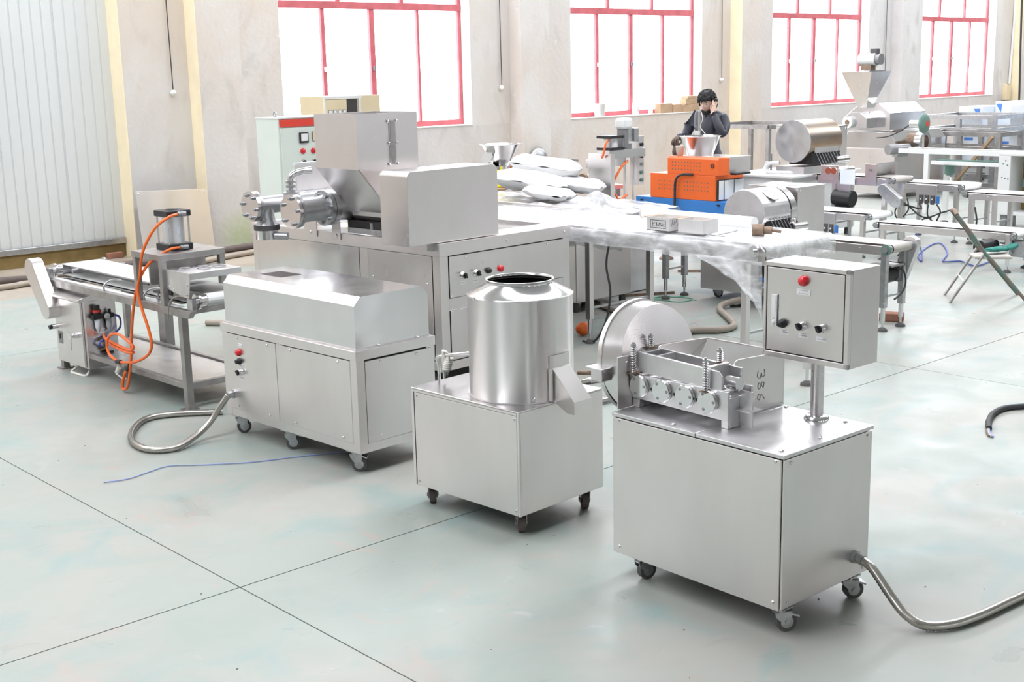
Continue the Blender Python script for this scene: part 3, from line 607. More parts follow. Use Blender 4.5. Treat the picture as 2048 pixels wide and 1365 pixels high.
a0, a1 = -PI / 2 - 0.26, -PI / 2 + 0.27
vs = []
for rr in (r + 0.002, r + 0.008):
    for z in (zt + 0.012, zt + 0.275):
        vs += [(cx + rr * math.cos(a0 + (a1 - a0) * i / n), cy + rr * math.sin(a0 + (a1 - a0) * i / n), z) for i in range(n + 1)]
m = n + 1; fs = []
for i in range(n): fs += [(2 * m + i, 2 * m + i + 1, 3 * m + i + 1, 3 * m + i), (m + i, m + i + 1, i + 1, i), (m + i, 3 * m + i, 3 * m + i + 1, m + i + 1)]
fs += [(0, 2 * m, 3 * m, m), (n, m + n, 3 * m + n, 2 * m + n)]
gt.add(vs, fs).obj('discharge_gate', 'panel', t)
B().box((0.262, -0.012, zt + 0.01), (0.276, 0.012, zt + 0.20)).obj('gate_runner', 'panel', t, bevel=0.002)
ch = B(); xa, xb = 0.285, 0.432
pr = [(0.0, 0.955), (-0.166, 0.778), (-0.166, 0.706), (-0.112, 0.706), (-0.004, 0.762)]
for x in (xa, xb - 0.004): ch.prism(pr, 'x', x, x + 0.004)
ch.prism([(0.0, 0.957), (-0.168, 0.780), (-0.168, 0.706), (-0.164, 0.706), (-0.164, 0.777), (0.0, 0.951)], 'x', xa, xb)
ch.prism([(-0.004, 0.765), (-0.112, 0.709), (-0.112, 0.705), (-0.004, 0.761)], 'x', xa, xb)
ch.obj('discharge_chute', 'panel', t, bevel=0.002)
hr = B().tube([(0.20, 0.885, zt), (0.20, 0.885, 0.85), (0.195, 0.895, 0.90), (0.20, 0.87, 0.918), (0.215, 0.74, 0.948), (0.23, 0.60, 0.975)], 0.010, 10).obj('hooked_rod', 'bright', t)
rp = B()
for k in range(6): rp.tube([(0.205 + 0.022 * math.cos(a * 0.7) + 0.004 * k, 0.815 + 0.022 * math.sin(a * 0.7), 0.845 + 0.012 * k) for a in range(10)], 0.008, 6, 3)
rp.tube([(0.2, 0.80, 0.83), (0.21, 0.80, 0.92), (0.2, 0.82, 0.955), (0.2, 0.84, 0.93), (0.2, 0.835, 0.78)], 0.009, 6); rp.tube([(0.21, 0.82, 0.83), (0.2, 0.83, 0.94), (0.21, 0.855, 0.95), (0.21, 0.86, 0.90), (0.21, 0.83, 0.86)], 0.009, 6)
o = rp.obj('tied_rope', 'whitecable'); o.parent = None
o.matrix_world = Matrix.Translation((4.614, 5.028, 0)) @ Matrix.Rotation(0.048, 4, 'Z'); tag(o, 'bundle of white rope tied on the bent rod beside the drum', 'rope')
# ------------------------------------------------------------------ long cabinet machine with a bevelled hood
t = thing('hooded_cabinet_machine', 'long low steel cabinet with a slope-edged hood, red lamp and castors', 'machine', (4.654, 6.640, 0), 0.040)
L_, W_, zb, zr0, zr1 = 0.69, 1.63, 0.150, 0.790, 0.856
B().box((0.014, 0.014, zb + 0.01), (L_ - 0.014, W_ - 0.014, zr0 + 0.02)).obj('cabinet_body', 'dark', t)
class Bars:
    def __init__(s): s.l = []
    def box(s, a, b): s.l.append((a, b))
    def obj(s, name, m, p, **k):
        for a, b in s.l: B().box(a, b).obj('corner_post' if abs(b[2] - a[2]) > 0.4 else 'frame_bar', m, p, **k)
fr = Bars()
for x, y in ((0.004, 0.004), (0.004, W_ - 0.074), (L_ - 0.074, 0.004), (L_ - 0.074, W_ - 0.074)): fr.box((x, y, zb), (x + 0.07, y + 0.07, zr0))
fr.box((0.004, 0.865, zb + 0.02), (0.05, 0.93, zr0)); fr.box((0.006, 0.07, zb), (0.05, W_ - 0.07, zb + 0.062)); fr.box((0.07, 0.006, zb), (L_ - 0.07, 0.05, zb + 0.062))
fr.obj('frame', 'panel', t, bevel=0.003)
B().box((-0.004, -0.004, zr0), (L_ + 0.004, W_ + 0.004, zr1)).obj('rim', 'panel', t, bevel=0.004)
for y0, y1 in ((0.072, 0.864), (0.931, 1.556)):
    B().box((0.0, y0, zb + 0.064), (0.012, y1, zr0 - 0.006)).obj('side_panel', 'panel', t, bevel=0.003)
B().box((0.076, 0.0, zb + 0.064), (L_ - 0.03, 0.012, zr0 - 0.012)).obj('end_panel', 'panel', t, bevel=0.003)
screws(t, [(0, y, zr0 - 0.03) for y in (0.20, 0.75, 1.03, 1.42)] + [(0, y, zb + 0.09) for y in (0.18, 0.72, 1.05, 1.45)], (-1, 0, 0), 0.010)
screws(t, [(x, 0, zr0 - 0.035) for x in (0.20, 0.52)] + [(0.19, 0, zb + 0.10)], (0, -1, 0), 0.010)
# hood: open pocket in its flat top
ha, hb_ = 0.032, 1.60
prof = [(0.028, zr1), (0.028, 1.152), (0.082, 1.208), (0.612, 1.208), (0.668, 1.152), (0.668, zr1)]
b = B()
for i in range(5):
    if i == 2: continue
    p, q = prof[i], prof[i + 1]; b.add([(p[0], ha, p[1]), (p[0], hb_, p[1]), (q[0], hb_, q[1]), (q[0], ha, q[1])], [(0, 1, 2, 3)])
b.add([(p[0], ha, p[1]) for p in prof], [tuple(range(6))]); b.add([(p[0], hb_, p[1]) for p in prof], [tuple(range(5, -1, -1))])
X0, X1, Y0, Y1 = 0.23, 0.42, 1.14, 1.42; z = 1.208
b.add([(0.082, ha, z), (0.612, ha, z), (0.612, hb_, z), (0.082, hb_, z), (X0, Y0, z), (X1, Y0, z), (X1, Y1, z), (X0, Y1, z)], [(0, 1, 5, 4), (1, 2, 6, 5), (2, 3, 7, 6), (3, 0, 4, 7)])
b.obj('hood', 'bright', t, bevel=0.0)
pk = B(); pk.add([(X0, Y0, z), (X1, Y0, z), (X1, Y1, z), (X0, Y1, z), (X0, Y0, z - 0.10), (X1, Y0, z - 0.10), (X1, Y1, z - 0.10), (X0, Y1, z - 0.10)], [(4, 5, 6, 7), (0, 4, 7, 3), (1, 2, 6, 5), (0, 1, 5, 4), (3, 7, 6, 2)])
pk.obj('hood_pocket', 'steel', t)
B().box((0.02, 0.024, zr1), (0.676, W_ - 0.02, zr1 + 0.006)).obj('hood_flange', 'plate', t)
screws(t, [(0.22, 0.026, zr1 + 0.006), (0.56, 0.026, zr1 + 0.006)], (0, 0, 1), 0.01)
for i, y in enumerate((0.13, 0.90, 1.54)):
    caster(t, 0.055, y, zb, 0.052, -0.9 + 0.25 * i, True); caster(t, 0.62, y, zb, 0.052, -0.5, False)
knob(t, (0, 1.40, 0.655), (-1, 0, 0), 0.024, 'lamp'); knob(t, (0, 1.402, 0.588), (-1, 0, 0), 0.022, 'black'); knob(t, (0, 1.39, 0.507), (-1, 0, 0), 0.022)
for z_, wd in ((0.713, 0.050), (0.555, 0.044), (0.464, 0.054)): tape(t, (0, 1.385, z_), (-1, 0, 0), wd, 0.022)
g = B(); g.cyl((0, 1.50, 0.325), (-0.02, 1.50, 0.325), 0.036, n=8); g.cyl((-0.018, 1.50, 0.325), (-0.06, 1.505, 0.322), 0.027, n=18); g.obj('conduit_gland', 'galv', t, bevel=0.003)
B().tube([(-0.055, 1.505, 0.322), (-0.10, 1.535, 0.25), (-0.18, 1.575, 0.13), (-0.30, 1.565, 0.06), (-0.53, 1.485, 0.027), (-0.68, 1.60, 0.027), (-0.665, 1.86, 0.027), (-0.51, 2.15, 0.027), (-0.27, 2.38, 0.027), (-0.05, 2.34, 0.027), (0.25, 2.10, 0.027)], 0.025, 10, rib=0.010).obj('flexible_conduit', 'conduit', t)

# ------------------------------------------------------------------ twin extruder behind it, tall bin on top
t = thing('twin_extruder', 'large steel extruder with a tall square hopper and two flanged barrels', 'machine', (6.678, 8.223, 0), 0.05)
L_, W_, zr0, zr1 = 1.656, 2.80, 1.108, 1.22
B().box((0.03, 0.03, 0.12), (L_ - 0.03, W_ - 0.03, zr0)).obj('cabinet_body', 'dark', t)
fr = Bars()
for y in (0.006, W_ - 0.10): fr.box((0.004, y, 0.10), (0.10, y + 0.094, zr0)); fr.box((L_ - 0.10, y, 0.10), (L_ - 0.004, y + 0.094, zr0))
fr.box((0.005, 0.975, 0.10), (0.06, 1.095, zr0)); fr.box((0.1, 0.007, 0.625), (L_ - 0.1, 0.05, 0.735)); fr.box((0.1, 0.007, 0.10), (L_ - 0.1, 0.05, 0.18)); fr.box((0.007, 0.1, 0.10), (0.05, W_ - 0.1, 0.18))
fr.obj('frame', 'panel', t, bevel=0.004)
rm = Bars(); rm.box((-0.008, -0.008, zr0), (L_ + 0.004, 0.30, zr1)); rm.box((-0.008, 0.30, zr0), (0.03, W_, zr1)); rm.box((0.03, W_ - 0.04, zr0), (L_, W_, zr1)); rm.box((L_ - 0.04, 0.30, zr0), (L_ + 0.004, W_ - 0.04, zr1))
rm.obj('rim', 'panel', t, bevel=0.004)
B().box((0.02, 0.30, zr0), (L_ - 0.04, W_ - 0.04, zr1 - 0.03)).obj('top_deck', 'bright', t)
for y0, y1, z0 in ((0.108, 0.968, 0.19), (1.10, W_ - 0.105, 0.19)): B().box((0.0, y0, z0), (0.02, y1, zr0 - 0.004)).obj('side_panel', 'bright' if y0 > 1 else 'steel', t, bevel=0.003)
B().box((0.108, 0.0, 0.738), (1.565, 0.012, zr0 - 0.008)).obj('control_panel', 'panel', t, bevel=0.003); B().box((0.108, 0.0, 0.19), (1.565, 0.012, 0.622)).obj('end_panel', 'panel', t, bevel=0.003)
screws(t, [(x, 0, z_) for x in (0.30, 1.33) for z_ in (zr0 - 0.035,)] + [(x, -0.008, zr0 + 0.055) for x in (0.8, 1.56)] + [(0.12, 0, 0.755)], (0, -1, 0), 0.012)
screws(t, [(0, y, z_) for y, z_ in ((0.17, 0.86), (0.90, 0.86), (1.40, zr0 - 0.03))] + [(-0.008, 0.06, zr0 + 0.055)], (-1, 0, 0), 0.012)
knob(t, (0.258, 0, 0.921), (0, -1, 0), 0.024, 'selector', 1.15); knob(t, (0.42, 0, 0.921), (0, -1, 0), 0.024, 'selector', 1.15); knob(t, (0.567, 0, 0.924), (0, -1, 0), 0.026, 'black'); knob(t, (0.723, 0, 0.922), (0, -1, 0), 0.028, 'lamp')
for x, z_ in ((0.256, 0.855), (0.41, 0.855), (0.565, 0.858), (0.715, 0.862)): tape(t, (x, 0, z_), (0, -1, 0), 0.062, 0.030)
for x, y in ((0.1, 0.12), (1.52, 0.12), (0.1, 2.65), (1.52, 2.65)): caster(t, x, y, 0.10, 0.045, 0.3, False)
# gearbox cover
cv = B(); c0, c1, d0, d1, e0, e1 = -0.30, 0.746, 0.034, 0.39, 1.225, 1.845
cv.prism([(c0, e0), (c0, e1 - 0.03), (c0 + 0.035, e1), (c1 - 0.055, e1 + 0.004), (c1 - 0.02, e1 - 0.012), (c1, e1 - 0.045), (c1, e0)], 'y', d0, d1); cv.obj('gearbox_cover', 'panel', t, bevel=0.004)
cv2 = B(); cv2.box((c0 - 0.003, d0 - 0.005, e0), (c0 + 0.004, d1, e1 - 0.035)); cv2.obj('cover_edge', 'steel', t, bevel=0.003)
B().box((-0.05, 0.05, zr0 + 0.05), (-0.008, 0.10, zr1 + 0.006)).obj('cover_support', 'galv', t)
# hopper: box above, sloping throat below with a rounded trough
hx0, hx1, hy0, hy1, hz0, hz1 = -0.312, 0.372, 0.652, 1.245, 1.842, 2.312
h = B()
h.add([(hx0, hy0, hz1), (hx1, hy0, hz1), (hx1, hy1, hz1), (hx0, hy1, hz1), (hx0, hy0, hz0), (hx1, hy0, hz0), (hx1, hy1, hz0), (hx0, hy1, hz0)], [(0, 4, 5, 1), (1, 5, 6, 2), (2, 6, 7, 3), (3, 7, 4, 0)])
tx0, tx1, tz = 0.045, 0.33, 1.43; arc = []
for i in range(9):
    a = PI + PI * i / 8; arc.append(((tx0 + tx1) / 2 + (tx1 - tx0) / 2 * math.cos(a), tz + 0.11 * math.sin(a)))
for y, flip in ((hy0, 0), (hy1, 1)):
    pts = [(hx0, y, hz0)] + [(x, y, z_) for x, z_ in arc] + [(hx1, y, hz0)]; h.add(pts, [tuple(range(len(pts)))])
ring = [(hx0, hz0)] + arc + [(hx1, hz0)]
for i in range(len(ring) - 1):
    p, q = ring[i], ring[i + 1]; h.add([(p[0], hy0, p[1]), (p[0], hy1, p[1]), (q[0], hy1, q[1]), (q[0], hy0, q[1])], [(0, 1, 2, 3)])
ho = h.obj('hopper', 'panel', t); sm = ho.modifiers.new('sheet', 'SOLIDIFY'); sm.thickness = 0.008; sm.offset = -1
sw = B(); sw.box((0.055, hy0 - 0.008, 1.87), (0.10, hy0, 2.245)); o = sw.obj('sight_strip', 'frame', t, label='narrow dark sight window strip')
sw = B(); sw.box((0.04, hy0 - 0.006, 1.86), (0.056, hy0, 2.255)); sw.box((0.099, hy0 - 0.006, 1.86), (0.115, hy0, 2.255)); sw.obj('strip_frame', 'bright', o)
screws(t, [(x, hy0 - 0.006, z_) for x in (0.03, 0.125) for z_ in (1.87, 2.05, 2.24)], (0, -1, 0), 0.013)
# barrels: (axis y, disc x, flange x, z, radii)
def barrel(y, xa, xb, z_, rd, rb, nb, ph):
    o = B().cyl((xa, y, z_), (xa + 0.035, y, z_), rd, n=40).obj('end_flange', 'bright', t, bevel=0.004)
    bl = B()
    for i in range(nb):
        a = ph + 2 * PI * i / nb; yy, zz = y + rd * 0.78 * math.cos(a), z_ + rd * 0.78 * math.sin(a)
        bl.cyl((xa - 0.03, yy, zz), (xa, yy, zz), 0.013, n=8); bl.cyl((xa - 0.018, yy, zz), (xa, yy, zz), 0.020, n=6)
    bl.obj('bolts', 'galv', o, kind='stuff')
    B().cyl((xa + 0.039, y, z_), (xa + 0.068, y, z_), rd * 1.0, n=40).obj('flange_ring', 'cast', o, bevel=0.004)
    return B().lathe([(rb * 0.98, xa + 0.068), (rb, xa + 0.12), (rb, xb - 0.06), (rb * 1.15, xb)], (0, y, z_), 'x', 36).obj('barrel', 'cast', t)
barrel(1.35, -0.545, -0.19, 1.465, 0.152, 0.108, 5, 0.5)
rf = B(); rf.cyl((-0.19, 1.35, 1.465), (-0.15, 1.35, 1.465), 0.160, n=44); rf.cyl((-0.145, 1.35, 1.465), (-0.09, 1.35, 1.465), 0.160, n=44); rf.obj('barrel_flange', 'cast', t, bevel=0.004)
bl = B()
for i in range(7):
    a = 0.3 + 2 * PI * i / 7; bl.cyl((-0.215, 1.35 + 0.13 * math.cos(a), 1.465 + 0.13 * math.sin(a)), (-0.19, 1.35 + 0.13 * math.cos(a), 1.465 + 0.13 * math.sin(a)), 0.018, n=6)
bl.obj('bolts', 'galv', t, kind='stuff')
B().lathe([(0.13, -0.09), (0.145, -0.02), (0.15, 0.9)], (0, 1.35, 1.465), 'x', 32).obj('screw_housing', 'cast', t)
B().lathe([(0.095, 0.0), (0.115, 0.03), (0.115, 0.10)], (0.10, 1.25, 1.44), 'y', 24).obj('trough_neck', 'rust', t)
barrel(1.90, -0.60, -0.10, 1.485, 0.138, 0.082, 6, 0.2)
B().cyl((-0.1, 1.90, 1.485), (0.3, 1.90, 1.485), 0.10, n=28).obj('screw_housing', 'cast', t)
tp = B(); tp.lathe([(0.10, 1.30), (0.085, 1.34), (0.075, 1.40), (0.078, 1.46)], (-0.43, 1.90, 0), n=28); tp.obj('down_pipe', 'cast', t)
B().cyl((-0.43, 1.90, 1.255), (-0.43, 1.90, 1.302), 0.118, n=32).obj('black_flange', 'rubber', t, bevel=0.004)
B().cyl((-0.43, 1.90, 1.17), (-0.43, 1.90, 1.253), 0.105, n=32).obj('clamp_ring', 'bright', t, bevel=0.02)
B().cyl((-0.41, 1.80, 1.205), (-0.34, 1.70, 1.20), 0.036, n=14).obj('clamp_lug', 'cast', t)
el = B(); el.tube([(-0.33, 1.62, 1.56), (-0.33, 1.62, 1.70), (-0.32, 1.61, 1.755), (-0.26, 1.58, 1.785), (-0.16, 1.53, 1.80)], 0.034, 16); el.obj('elbow_pipe', 'bright', t)
ek = B()
for z_ in (1.61, 1.65, 1.69): ek.cyl((-0.33, 1.62, z_), (-0.33, 1.62, z_ + 0.022), 0.047, n=6 if z_ < 1.64 else 18)
ek.obj('elbow_collar', 'galv', t, bevel=0.003)
B().cyl((-0.33, 1.62, 1.43), (-0.33, 1.62, 1.61), 0.075, n=18).obj('pipe_saddle', 'cast', t)
B().cyl((-0.36, 1.62, 1.485), (0.05, 1.62, 1.485), 0.11, n=24).obj('link_barrel', 'cast', t)
B().box((0.03, 2.03, 1.24), (0.7, 2.045, 1.82)).obj('back_cover', 'panel', t, bevel=0.004); B().box((0.02, 2.025, 1.81), (0.7, 2.07, 1.835)).obj('back_cover_top', 'whitepaint', t)
for y0, y1, z0, z1 in ((1.69, 1.89, 1.16, 1.36), (1.335, 1.455, 1.155, 1.40)):
    B().box((-0.020, y0, z0), (-0.009, y1, z1)).obj('mount_bracket', 'panel', t, bevel=0.003)
screws(t, [(-0.020, 1.78, 1.20), (-0.020, 1.39, 1.195)], (-1, 0, 0), 0.014)
B().box((0.05, 0.45, 1.225), (0.40, 1.30, 1.34)).obj('bearing_block', 'dark', t)
b = B(); b.box((0.03, 0.80, 1.225), (0.09, 1.28, 1.275)); b.cyl((0.05, 0.95, 1.27), (0.05, 0.95, 1.33), 0.02, n=10); b.obj('mount_plate', 'galv', t)

# ------------------------------------------------------------------ left: conveyor with a pneumatic stamping stand
t = thing('stamping_conveyor', 'steel belt conveyor with an air cylinder stand and orange hoses', 'conveyor', (4.678, 9.151, 0), 0.02)
Wc = 0.72
for x in (0.0, Wc - 0.05):
    B().prism([(-0.20, 0.775), (-0.265, 0.838), (2.42, 0.838), (2.42, 0.775)], 'x', x, x + 0.05).obj('side_rail', 'frame', t, bevel=0.003)
for y in (-0.1, 1.1, 2.3): B().box((0.05, y, 0.785), (Wc - 0.05, y + 0.05, 0.83)).obj('cross_bar', 'frame', t)
for x, y in ((0.0, -0.10), (Wc - 0.06, -0.10), (0.0, 2.20), (Wc - 0.06, 2.20)):
    l = B().box((x, y, 0.01), (x + 0.06, y + 0.06, 0.775)).obj('leg', 'frame', t, bevel=0.003)
    B().box((x - 0.03, y - 0.03, 0), (x + 0.09, y + 0.09, 0.012)).obj('foot_plate', 'frame', l)
B().box((Wc + 0.04, 1.62, 0.0), (Wc + 0.13, 1.75, 0.80)).obj('leg', 'frame', t, bevel=0.003)
for a, b_ in (((0.03, -0.04, 0.20), (0.03, 2.2, 0.20)), ((Wc - 0.03, -0.04, 0.20), (Wc - 0.03, 2.2, 0.20)), ((0.05, -0.07, 0.20), (Wc - 0.05, -0.07, 0.20))):
    B().bar(a, b_, 0.045, 0.05).obj('stretcher', 'frame', t, bevel=0.003)
B().box((0.06, 0.0, 0.20), (Wc - 0.06, 2.15, 0.206)).obj('lower_shelf', 'plate', t)
# belt loop, return run below it, rollers
bx0, bx1 = 0.17, 0.55; ya, yb, za, zb2 = -0.20, 2.42, 0.852, 0.955
pts = [(ya + 0.0, za)] + [(ya - 0.052 * math.sin(PI * i / 8), (za + zb2) / 2 - 0.0515 * math.cos(PI * i / 8)) for i in range(1, 8)] + [(ya, zb2), (yb, zb2)] + [(yb + 0.052 * math.sin(PI * i / 8), (za + zb2) / 2 + 0.0515 * math.cos(PI * i / 8)) for i in range(1, 8)] + [(yb, za)]
b = B(); n = len(pts)
for i in range(n):
    p, q = pts[i], pts[(i + 1) % n]; b.add([(bx0, p[0], p[1]), (bx1, p[0], p[1]), (bx1, q[0], q[1]), (bx0, q[0], q[1])], [(0, 1, 2, 3)])
o = b.obj('belt', 'belt', t); sm = o.modifiers.new('t', 'SOLIDIFY'); sm.thickness = 0.008
for y in (ya, yb):
    B().cyl((0.10, y, 0.903), (bx1 + 0.04, y, 0.903), 0.046, n=24).obj('roller', 'steel', t)
    for x in (0.085, bx1 + 0.03):
        fl_ = B(); fl_.cyl((x, y, 0.903), (x + 0.02, y, 0.903), 0.066, n=28); fl_.cyl((x - 0.05 if x < 0.3 else x + 0.02, y, 0.903), (x if x < 0.3 else x + 0.07, y, 0.903), 0.028, n=14); fl_.obj('roller_flange', 'bright', t, bevel=0.003)
        bb = B(); bb.box((x - 0.06 if x < 0.3 else x + 0.02, y - 0.04, 0.838), (x - 0.02 if x < 0.3 else x + 0.07, y + 0.04, 0.93)); bb.obj('bearing_block', 'galv', t, bevel=0.005)
B().box((0.04, 0.0, 0.838), (0.09, 2.38, 0.842)).obj('edge_strip', 'white', t)
B().box((0.12, 0.1, 0.842), (0.62, 2.2, 0.846)).obj('drip_tray', 'bright', t)
for y in (0.55, 1.28):
    B().tube([(0.03, y, 0.84), (0.03, y, 0.885), (0.10, y - 0.0, 0.925), (0.17, y - 0.12, 0.93)], 0.008, 6).obj('guide_bracket', 'galv', t)
B().box((0.15, 0.7, 0.93), (0.162, 2.2, 0.945)).obj('guide_strip', 'rubber', t); B().cyl((0.1, 2.05, 0.93), (0.62, 2.05, 0.93), 0.02, n=10).obj('idler_roller', 'motor', t)
# chain guard at the far end: long rounded cover, tilted
gp = []; A, Bq = Vector((2.46, 0.93)), Vector((2.20, 0.58)); d = (A - Bq).normalized(); nrm = Vector((-d.y, d.x)); r = 0.105
for i in range(13): a = -PI / 2 + PI * i / 12; v = A + (d * math.cos(a) + nrm * math.sin(a)) * r; gp.append((v.x, v.y))
for i in range(13): a = PI / 2 + PI * i / 12; v = Bq + (d * math.cos(a) + nrm * math.sin(a)) * r * 0.85; gp.append((v.x, v.y))
B().prism(gp, 'x', -0.13, -0.02).obj('chain_guard', 'panel', t, bevel=0.006)
# stamping stand over the belt
for x, y in ((0.0, 0.165), (0.54, 0.165), (0.0, 0.60), (0.54, 0.60)):
    B().box((x, y, 0.838), (x + 0.05, y + 0.05, 1.205)).obj('stand_post', 'frame', t, bevel=0.003)
B().box((-0.004, 0.16, 1.20), (0.594, 0.655, 1.25)).obj('stand_top', 'frame', t, bevel=0.003)
B().box((0.02, 0.40, 0.98), (0.54, 0.42, 1.21)).obj('stand_back_plate', 'frame', t)
B().prism([(0.165, 1.137), (-0.225, 1.137), (-0.225, 1.085), (-0.19, 0.925), (0.075, 0.965), (0.165, 0.985)], 'x', 0.03, 0.036).obj('cheek_plate', 'plate', t, bevel=0.002)
B().box((0.036, -0.225, 1.085), (0.50, 0.165, 1.137)).obj('die_block', 'plate', t, bevel=0.003)
rg = B()
for x, y in ((0.15, 0.05), (0.30, 0.03), (0.24, -0.10), (0.38, -0.09)): rg.pipe((x, y, 1.137), (x, y, 1.145), 0.058, 0.048, 24)
rg.obj('die_ring', 'bright', t); screws(t, [(0.03, y, z_) for y, z_ in ((0.10, 1.0), (0.04, 0.985), (-0.17, 0.96), (-0.18, 1.04))], (-1, 0, 0), 0.009)
bk = B(); bk.box((0.10, 0.30, 0.955), (0.26, 0.42, 0.98)); bk.box((0.11, 0.24, 0.90), (0.13, 0.30, 0.975)); bk.box((0.02, 0.27, 0.925), (0.16, 0.37, 0.94)); bk.obj('die_guide', 'rubber', t)
for y in (0.29, 0.34): B().cyl((0.045, y, 0.84), (0.045, y, 0.93), 0.008, n=8).obj('guide_pin', 'galv', t)
B().tube([(0.02, -0.22, 0.94), (-0.02, -0.10, 0.95), (-0.03, 0.02, 0.88), (-0.02, 0.08, 0.74)], 0.005, 6).obj('thin_cable', 'tanhose', t)
# air cylinder
cy = bpy.data.objects.new('air_cylinder', None); COL.objects.link(cy); cy.parent = t; cy.location = (0.29, 0.45, 1.25)
B().cyl((0, 0, 0.045), (0, 0, 0.275), 0.088, n=40).obj('cylinder_barrel', 'cylinder', cy)
for z_ in (0.0, 0.275): B().box((-0.112, -0.112, z_), (0.112, 0.112, z_ + 0.052)).obj('end_cap', 'black', cy, bevel=0.008)
B().box((-0.02, -0.0895, 0.13), (0.012, -0.0865, 0.19)).obj('blue_sticker', 'bluefilm', cy)
for sx in (-1, 1):
    for sy in (-1, 1):
        B().cyl((sx * 0.092, sy * 0.092, 0.03), (sx * 0.092, sy * 0.092, 0.30), 0.008, n=8).obj('tie_rod', 'bright', cy)
for z_ in (0.022, 0.30):
    f = B(); f.cyl((0.0, -0.112, z_), (0.0, -0.14, z_), 0.022, n=8); f.cyl((0.0, -0.135, z_), (-0.035, -0.15, z_), 0.018, n=10); f.cyl((0.0, -0.13, z_), (0.045, -0.15, z_), 0.022, n=8); f.obj('hose_fitting', 'motor', cy)
B().lathe([(0, 0.008), (0.055, 0.008), (0.06, 0)], (0, 0, 0.327), n=24).obj('cap_boss', 'black', cy)
for nm, P in (('orange_hose', [(0.25, 0.30, 1.55), (0.14, 0.24, 1.54), (0.02, 0.26, 1.46), (-0.06, 0.34, 1.27), (-0.06, 0.43, 1.05), (-0.06, 0.55, 0.86), (-0.06, 0.65, 0.58), (-0.06, 0.71, 0.32), (-0.06, 0.80, 0.09), (-0.06, 0.88, 0.03), (-0.06, 0.91, 0.06), (-0.06, 0.85, 0.17), (-0.055, 0.76, 0.255)]),
              ('orange_hose', [(0.25, 0.30, 1.275), (0.13, 0.27, 1.27), (0.0, 0.34, 1.18), (-0.055, 0.44, 1.04), (-0.06, 0.48, 0.92), (-0.06, 0.43, 0.78), (-0.06, 0.35, 0.63), (-0.06, 0.32, 0.50), (-0.06, 0.41, 0.40), (-0.06, 0.66, 0.305), (-0.06, 0.93, 0.265)]),
              ('orange_hose', [(-0.06, 0.95, 0.265), (-0.05, 1.12, 0.30), (-0.04, 1.18, 0.38), (-0.04, 1.11, 0.47), (-0.05, 0.93, 0.51), (-0.06, 0.74, 0.48), (-0.06, 0.65, 0.44), (-0.055, 0.75, 0.40), (0.02, 1.30, 0.40), (0.13, 1.58, 0.40)]),
              ('orange_hose', [(0.13, 1.58, 0.37), (0.02, 1.25, 0.37), (-0.05, 0.80, 0.37), (-0.055, 0.66, 0.39)])):
    B().tube(P, 0.0125, 8).obj(nm, 'orange_hose', t)
cn = B(); cn.cyl((-0.06, 0.90, 0.268), (-0.06, 0.98, 0.262), 0.019, n=10); cn.cyl((-0.057, 0.80, 0.215), (-0.055, 0.745, 0.275), 0.019, n=10); cn.obj('hose_coupling', 'black', t)
B().tube([(-0.05, 0.97, 0.25), (-0.03, 1.02, 0.19), (-0.02, 1.10, 0.14), (-0.02, 0.95, 0.10), (-0.05, 0.85, 0.13)], 0.008, 6).obj('white_cable', 'whitecable', t)
B().cyl((-0.05, 0.95, 0.22), (-0.04, 1.02, 0.165), 0.022, n=10).obj('cable_connector', 'whitecable', t)
B().tube([(0.05, 1.75, 0.07), (-0.01, 1.72, 0.01), (-0.04, 1.86, 0.012), (-0.03, 1.98, 0.012), (0.04, 1.96, 0.06)], 0.012, 8).obj('white_cable', 'whitecable', t)
# control cabinet with its little pitched roof
cb_ = bpy.data.objects.new('control_cabinet', None); COL.objects.link(cb_); cb_.parent = t
B().box((0.0, 1.66, 0.075), (0.30, 2.26, 0.70)).obj('cabinet_box', 'panel', cb_, bevel=0.003)
B().box((-0.022, 1.70, 0.085), (-0.002, 2.245, 0.685)).obj('cabinet_door', 'panel', cb_, bevel=0.003)
B().prism([(-0.06, 0.70), (-0.06, 0.722), (0.09, 0.765), (0.30, 0.725), (0.30, 0.70)], 'y', 1.64, 2.30).obj('cabinet_roof', 'panel', cb_, bevel=0.003)
k = B(); k.cyl((-0.022, 2.19, 0.415), (-0.085, 2.19, 0.415), 0.024, n=16); k.obj('rotary_switch', 'bright', cb_); B().cyl((-0.085, 2.19, 0.415), (-0.11, 2.19, 0.412), 0.021, n=12).obj('switch_knob', 'black', cb_)
B().box((-0.026, 2.12, 0.255), (-0.022, 2.20, 0.37)).obj('switch_plate', 'motor', cb_); B().box((-0.032, 2.145, 0.30), (-0.026, 2.175, 0.345)).obj('rocker', 'black', cb_)
k = B(); k.cyl((-0.022, 1.84, 0.37), (-0.07, 1.84, 0.37), 0.02, n=12); k.box((-0.075, 1.82, 0.34), (-0.068, 1.90, 0.40)); k.cyl((-0.022, 1.79, 0.38), (-0.05, 1.79, 0.38), 0.026, n=12); k.obj('door_lock', 'bright', cb_); B().tube([(-0.07, 1.84, 0.345), (-0.075, 1.835, 0.24)], 0.004, 5).obj('lock_key', 'galv', cb_)
for i in range(3): B().box((0.06, 1.652, 0.355 + 0.034 * i), (0.20, 1.66, 0.368 + 0.034 * i)).obj('vent_louvre', 'bright', cb_)
